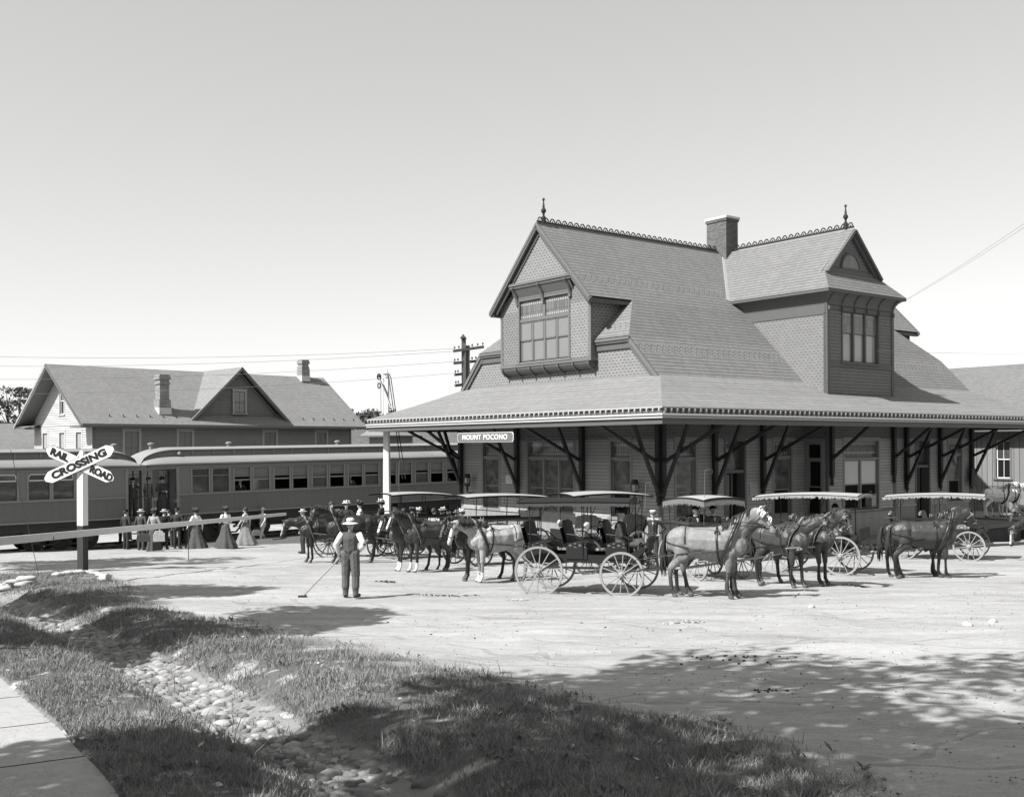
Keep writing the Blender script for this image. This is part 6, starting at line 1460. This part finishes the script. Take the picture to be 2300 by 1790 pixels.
for y in (-.62,.62):
    m=MB(); m.cyl((.95,y,1.32),(.95,y,1.5),.07,10); m.ball((1.0,y,1.41),.07,8); m.build('lamp',flat('nickel_lamp',.5,.25,.7,metal=.5),cL3,True)
# teams
def team(c,var1,var2,c1,c2,l1,l2,ang,x,gap=.42,grp='carriage teams',k1={},k2={}):
    """near horse first (smaller Y)"""
    f,s=fwd(ang); base=Vector((x[0],x[1],0)); n=s if s.y<0 else -s
    p=base+n*gap; q=base-n*gap
    return put_horse(var1,p.x,p.y,ang,c1,l1,grp,**k1),put_horse(var2,q.x+(-.75 if c is cL1 else 0),q.y,ang,c2,l2,grp,**k2)
team(cA,'up','up2','roan','brown','big roan horse with white ear net, nearest of all the horses','brown horse with white ear net on the far side of the big roan',-18,(4.35,22.95),.42,k1=dict(sc=1.02),k2=dict(sc=1.0))
team(cR1,'mid2','mid','bay','bay','bay horse facing us with blinkers, left one of the middle pair','bay horse facing us, right one of the middle pair beside the wagon wheel',-56,(6.85,25.4),.44,k1=dict(blaze=False),k2=dict(sc=1.02))
team(cR2,'up2','up','bay','dark','glossy bay horse standing broadside at the right','dark horse half hidden behind the glossy bay at the right',-5,(10.85,27.9),.42,k1=dict(nonet=True),k2=dict(nonet=True))
team(cL3,'low','mid2','grey','dark','pale dun horse with white face standing left of the foremost surrey','dark horse just behind the pale dun one',207,(-.62,27.35),.40,k1=dict(blaze=True,socks=True,pale=False),k2={})
team(cL2,'mid','mid2','bay','brown','bay horse with broad white blaze and white feet','brown horse with white blaze beside the bay, farther from us',216,(-2.75,31.0),.42,k1=dict(blaze=True,socks=True),k2=dict(blaze=True,socks=True))
team(cL1,'mid','low2','dark','dark','nearly black horse behind the man with the hoe','leftmost nearly black horse stretching its head towards the train',203,(-5.55,35.3),.46,k1=dict(sc=1.06),k2=dict(sc=1.0,blaze=True))
team(None,'bow','mid','bay','brown','bay horse at the right edge with its head bowed to the ground','brown horse cut by the right edge, its rump towards us',150,(17.9,34.6),.6,k1=dict(blaze=True),k2={})
put_horse('mid',24.7,53.4,14,'white','white horse standing on the loading platform, nearer one','white horses by the freight shed',pale=True,z=-1.55,sc=.98)
put_horse('mid2',25.6,54.1,14,'white','white horse behind the other white one on the loading platform','white horses by the freight shed',pale=True,z=-1.55,sc=.98)
# ---------------- people on and around the carriages ----------------
def seat_on(c,x,y,pose,mats,hatk,label,ang=0,kind='man',zs=1.15,**k):
    p=onC(c,x,y,zs-.95); return person(kind,pose,mats,hatk,label,p,math.degrees(c.rotation_euler[2])+ang,**k)
seat_on(cA,.78,-.1,'cross',('dark','charcoal'),'fedora','man in black hat with crossed legs on the front seat of the foremost surrey',-2,hair=hairl)
seat_on(cR1,.0,.24,'sit',('grey','dark'),'fedora','man in open coat and dark hat leaning back in the small fringed carriage',-8)
seat_on(cR1,.0,-.28,'sit',('black','dark'),'cap','youth in black beside the man in the small fringed carriage',-8)
seat_on(cR2,.62,-.1,'sit',('grey','dark'),'bowler','driver in grey coat and bowler on the wagon before the bay window',-70)
seat_on(cL1,.85,.1,'sit',('charcoal','dark'),'fedora','driver in dark coat and tall black hat at the front of the wagonette',0)
p=onG(1467,1268); UN=person('man','hip',('dark','dark'),'banded','uniformed man with white-banded cap, hand on hip, at the station corner',p,-100,fine=True)
m=MB()
for i in range(5): m.ball((.155,0,1.33-.09*i),.012,6)
m.build('button',flat('brass_button',.5,.3,.6,metal=.8),UN)
# coat hanging on the last eave post
q=stw(20.25,-.32,.55); o=empty('hanging_coat',q,TH,'dark coat hung from the last bracket post of the station','coat')
m=MB(); m.grid([[(.10*math.cos(t)*s_,.06*math.sin(t),z) for t in [2*math.pi*j/14 for j in range(14)]] for z,s_ in ((.55,.3),(.48,1.6),(.2,1.7),(-.3,2.1),(-.32,2.1))]); m.build('cloth',CL['charcoal'],o,True)
# ---------------- passengers by the train ----------------
def pas(px,py,kind,pose,mats,hatk,label,ang,**k):
    return person(kind,pose,mats,hatk,label,onG(px,py),ang,G1,**k)
pas(283,1233,'man','stand',('navy','navy'),'cap','uniformed trainman in dark cap, leftmost of the people beside the train',60)
pas(317,1235,'man','stand',('charcoal','charcoal'),'boater','man in dark suit and straw boater holding a large dark bag',75)
pas(346,1236,'woman','hold',('tan','charcoal'),'flower','woman in patterned blouse carrying a light box between two men',80,skirtm='charcoal',seed=3,sw=.30)
pas(369,1233,'man','stand',('black','dark'),'boater','man in black coat and pale hat behind the woman with the box',95)
pas(380,1229,'man','stand',('charcoal','charcoal'),'cap','man in flat cap partly hidden behind the man in black coat',110)
pas(398,1231,'man','stand',('dark','dark'),'cap','broad man in dark jacket and cap seen from behind, feet apart',85,sc=1.04)
pas(412,1222,'woman','hold',('grey','dark'),'flower','woman stepping down from the coach platform behind the broad man',-110,skirtm='dark',seed=5,sw=.3)
pas(270,1228,'man','hold',('dark','dark'),'fedora','man in dark hat close behind the uniformed trainman',20)
pas(333,1227,'woman','hold',('dark','dark'),'flower','woman in black squeezed between the boater and the patterned blouse',60,skirtm='black',seed=15,sw=.3)
pas(425,1226,'woman','stand',('tan','mid'),'flower','woman in pale jacket just left of the first white blouse',110,skirtm='charcoal',seed=16,sw=.34)
pas(440,1231,'woman','walk',('white','dark'),'flower','woman in white blouse and flared dark skirt, first of the four women',150,skirtm='charcoal',seed=1,sw=.44)
pas(458,1224,'woman','stand',('charcoal','dark'),'flower','woman in dark dress and big hat just behind the first white blouse',170,skirtm='dark',seed=2,sw=.36)
pas(466,1221,'woman','stand',('dark','dark'),'flower','second woman in dark dress, half hidden farther behind',160,skirtm='black',seed=8,sw=.34)
pas(507,1231,'woman','hold',('white','mid'),'flower','stout woman in puffed white blouse lifting a grey skirt',140,skirtm='charcoal',seed=4,sw=.46,sc=1.02)
pas(551,1225,'woman','walk',('light','grey'),None,'bareheaded woman in light jacket and grey skirt walking left of the man in white boater',175,skirtm='mid',seed=6,sw=.44)
pas(590,1221,'man','walk',('light','light'),'boater','man in pale suit and white boater walking with a small case',-125)
bag(322,1207,43.2,'large dark travelling bag held by the man in straw boater',.55,.32,.22,'charcoal')
bag(357,1204,43.0,'light square box carried by the woman in patterned blouse',.46,.42,.25,'light'); bag(576,1196,44.6,'small grey suitcase carried by the man in the pale suit',.36,.24,.16,'grey')
def on_car(u,v_,ang,*a,**k):
    p=Matrix.Translation((-15.036,47.5,-2.06))@Matrix.Rotation(math.radians(40),4,'Z')@Vector((u,v_,1.2)); return person(a[0],a[1],a[2],a[3],a[4],p,ang,'people on the car platforms',**k)
on_car(-.62,.55,-50,'woman','hold',('charcoal','dark'),'flower','lady in dark dress with white front standing on the coach platform',skirtm='charcoal',seed=9,sw=.26)
on_car(-1.12,.9,-20,'man','stand',('mid','mid'),'cap','trainman in grey half hidden behind the lady on the coach platform')
on_car(-1.98,.5,-60,'man','reach',('charcoal','charcoal'),'cap','man in dark suit in the doorway of the parlour coach')
# people looking out of the coach windows
def head_in(u,label,m_='white',kind='man',ang=-60,v_=.42,z=1.02,hatk=None,sc=1.0):
    p=Matrix.Translation((-15.036,47.5,-2.06+u*.0105))@Matrix.Rotation(math.radians(40),4,'Z')@Vector((u,v_,z)); return person(kind,'bust',(m_,'dark'),hatk,label,p,ang,'passengers at the coach windows',sc=sc)
head_in(3.1,'dark-coated passenger in the first open coach window','dark'); head_in(4.15,'bareheaded man in shirtsleeves leaning out of the second open window','light',ang=-90,v_=.30); head_in(7.15,'woman in white blouse sitting by an open coach window','white','woman',hatk='flower',ang=-70)
head_in(9.15,'hatted passenger dimly seen in a coach window right of the woman in white','grey'); head_in(11.3,'passenger at the window just left of the signal post','tan'); head_in(13.2,'passenger in white cap two windows right of the signal post','dark',hatk='boater'); head_in(15.3,'child-sized passenger in the last visible coach window','mid','woman',z=.9)
# ---------------- people waiting on the left of the station ----------------
G3='people waiting between the teams and the station'
def wt_(px,py,Y,kind,pose,mats,hatk,label,ang,**k):
    """px,py = top of the head at depth Y; feet go to the ground"""
    p=pY(px,py,Y); g=hz(p.x,Y); hgt=p.z-g; return person(kind,pose,mats,hatk,label,(p.x,Y,g),ang,G3,**k)
wt_(680,1122,41.0,'man','stand',('charcoal','dark'),'boater','man in dark jacket, white shirt and boater beyond the black team',-150)
for i,(x_,y_,cl,ht,lb,an) in enumerate(((-1.0,.25,'white',None,'bareheaded woman in large white blouse seated in the open wagon',-60),(-.45,.3,'dark','pale','woman in dark jacket and pale hat seated between two white blouses',-80),(.05,.2,'white','flower','woman in white blouse and trimmed hat seated right of the pale hat',-170),(.85,.1,'charcoal','pale','woman in dark coat and large white hat at the front of the open wagon',170))):
    p=onC(cL0,x_,y_,.30 if i!=3 else .36); person('woman','sit',(cl,'grey'),ht,lb,p,an,G3)
for i,(px,Y,kd,ps,mt_,ht,lb,an) in enumerate((
 (905,42.5,'woman','hold',('white','grey'),None,'woman in white with raised arm behind the wagonette posts',160),
 (926,43,'woman','stand',('grey','mid'),'flower','woman in grey behind the middle of the wagonette',-100),
 (940,43.4,'woman','stand',('light','mid'),'pale','pale-hatted woman seen between the wagonette posts',-60),
 (975,41.5,'woman','stand',('white','grey'),None,'woman in white blouse with her back to us right of the wagonette',60),
 (994,41.8,'woman','stand',('dark','dark'),'pale','woman in dark jacket and white hat beside the white blouse',40),
 (1007,41.2,'woman','stand',('black','dark'),'flower','short figure in black at the end of the wagonette',100),
 (1026,37.6,'man','hold',('charcoal','grey'),'greyhat','man in dark coat and grey hat bending over the wagon between the white roofs',15),
 (1037,38.4,'woman','stand',('mid','mid'),'pale','woman in pale hat close behind the man in the grey hat',-140))):
    p=pY(px,1100,Y); person(kd,ps,mt_,ht,lb,(p.x,Y,hz(p.x,Y)),an,G3,skirtm='mid' if kd=='woman' else None,seed=30+i,sc=(.9 if 'short' in lb else 1.0))
# whips standing in their sockets
for c,x,y,h,lb,bend in ((cL1,.9,.3,2.6,'thin whip standing in the wagonette beside the driver',.06),(cR1,.65,-.4,1.9,'curled whip above the small fringed carriage',.10),(cA,1.25,.45,1.5,'straight whip at the front of the foremost surrey',.05)):
    a=onC(c,x,y,1.1); m=MB(); pts=[Vector((0,0,0)),Vector((.02,0,h*.5)),Vector((.04,0,h*.9))]+[Vector((.04+bend*(1-math.cos(t)),0,h*.9+bend*.7*math.sin(t))) for t in np.linspace(.4,4.0,10)]; m.tube(pts,[.009,.007,.005]+[.004]*10,5); o=m.build('whip',leatherl,None); o.location=a; tag(o,lb,'whip')
for k_,v_ in HV.items():
    for c in kids(v_): bpy.data.objects.remove(c)
    bpy.data.objects.remove(v_)
# ---------------- shade trees beside and behind the camera ----------------
for i,(x,y,h,cr,tr,nl,lb,nc) in enumerate((
 (-3.5,5.0,11.6,(4.4,3.9,2.4),.24,17000,'large maple overhead shading the near grass and road',60),
 (-7.4,4.2,8.6,(2.4,2.2,2.1),.17,8000,'young maple shading the cobbled ditch and walk',26),
 (-10.9,14.2,9.3,(2.7,2.4,2.3),.17,9000,'round maple casting the long shadow on the middle bank',26),
 (-14.6,19.4,9.6,(2.6,2.3,2.2),.17,9000,'round maple casting shadow on the upper bank',26),
 (-20.8,30.6,11.5,(3.1,2.8,2.4),.19,9000,'tall maple casting shadow near the crossing post',26))):
    tree('shade_tree',lb,x,y,-.048*y,h,cr,tr,nl,.15,leafd,'street trees beside the walk',seed=40+i,nclump=nc)
# added unseen leaf ring behind the viewer keeps some sky light off the yard
def sky_screen_leaves():
    rs=np.random.default_rng(3); n=26000; a=rs.uniform(math.radians(150),math.radians(390),n); R=rs.uniform(34,52,n); top=11+5*np.sin(a*7)+3*np.sin(a*17); z=rs.uniform(0,1,n)**.8*top
    c=np.stack([R*np.cos(a),R*np.sin(a)-4,z],-1); u=rs.normal(size=(n,3)); u/=np.linalg.norm(u,axis=1)[:,None]; w=np.cross(u,rs.normal(size=(n,3))); w/=np.linalg.norm(w,axis=1)[:,None]; s=.95
    keep=~((c[:,1]>3)&(np.abs(c[:,0])<.62*c[:,1]+6)); c=c[keep];u=u[keep];w=w[keep]
    V=np.stack([c-u*s,c+w*s*.7,c+u*s,c-w*s*.7],1).reshape(-1,3); me=bpy.data.meshes.new('sky_screen_leaves'); npmesh(me,V,np.arange(len(V)).reshape(-1,4),[leafd]); o=bpy.data.objects.new('sky_screen_leaves',me); COL.objects.link(o); tag(o,'added leaf ring behind the viewer, blocking sky light','sky_screen_leaves',kind='stuff')
sky_screen_leaves()
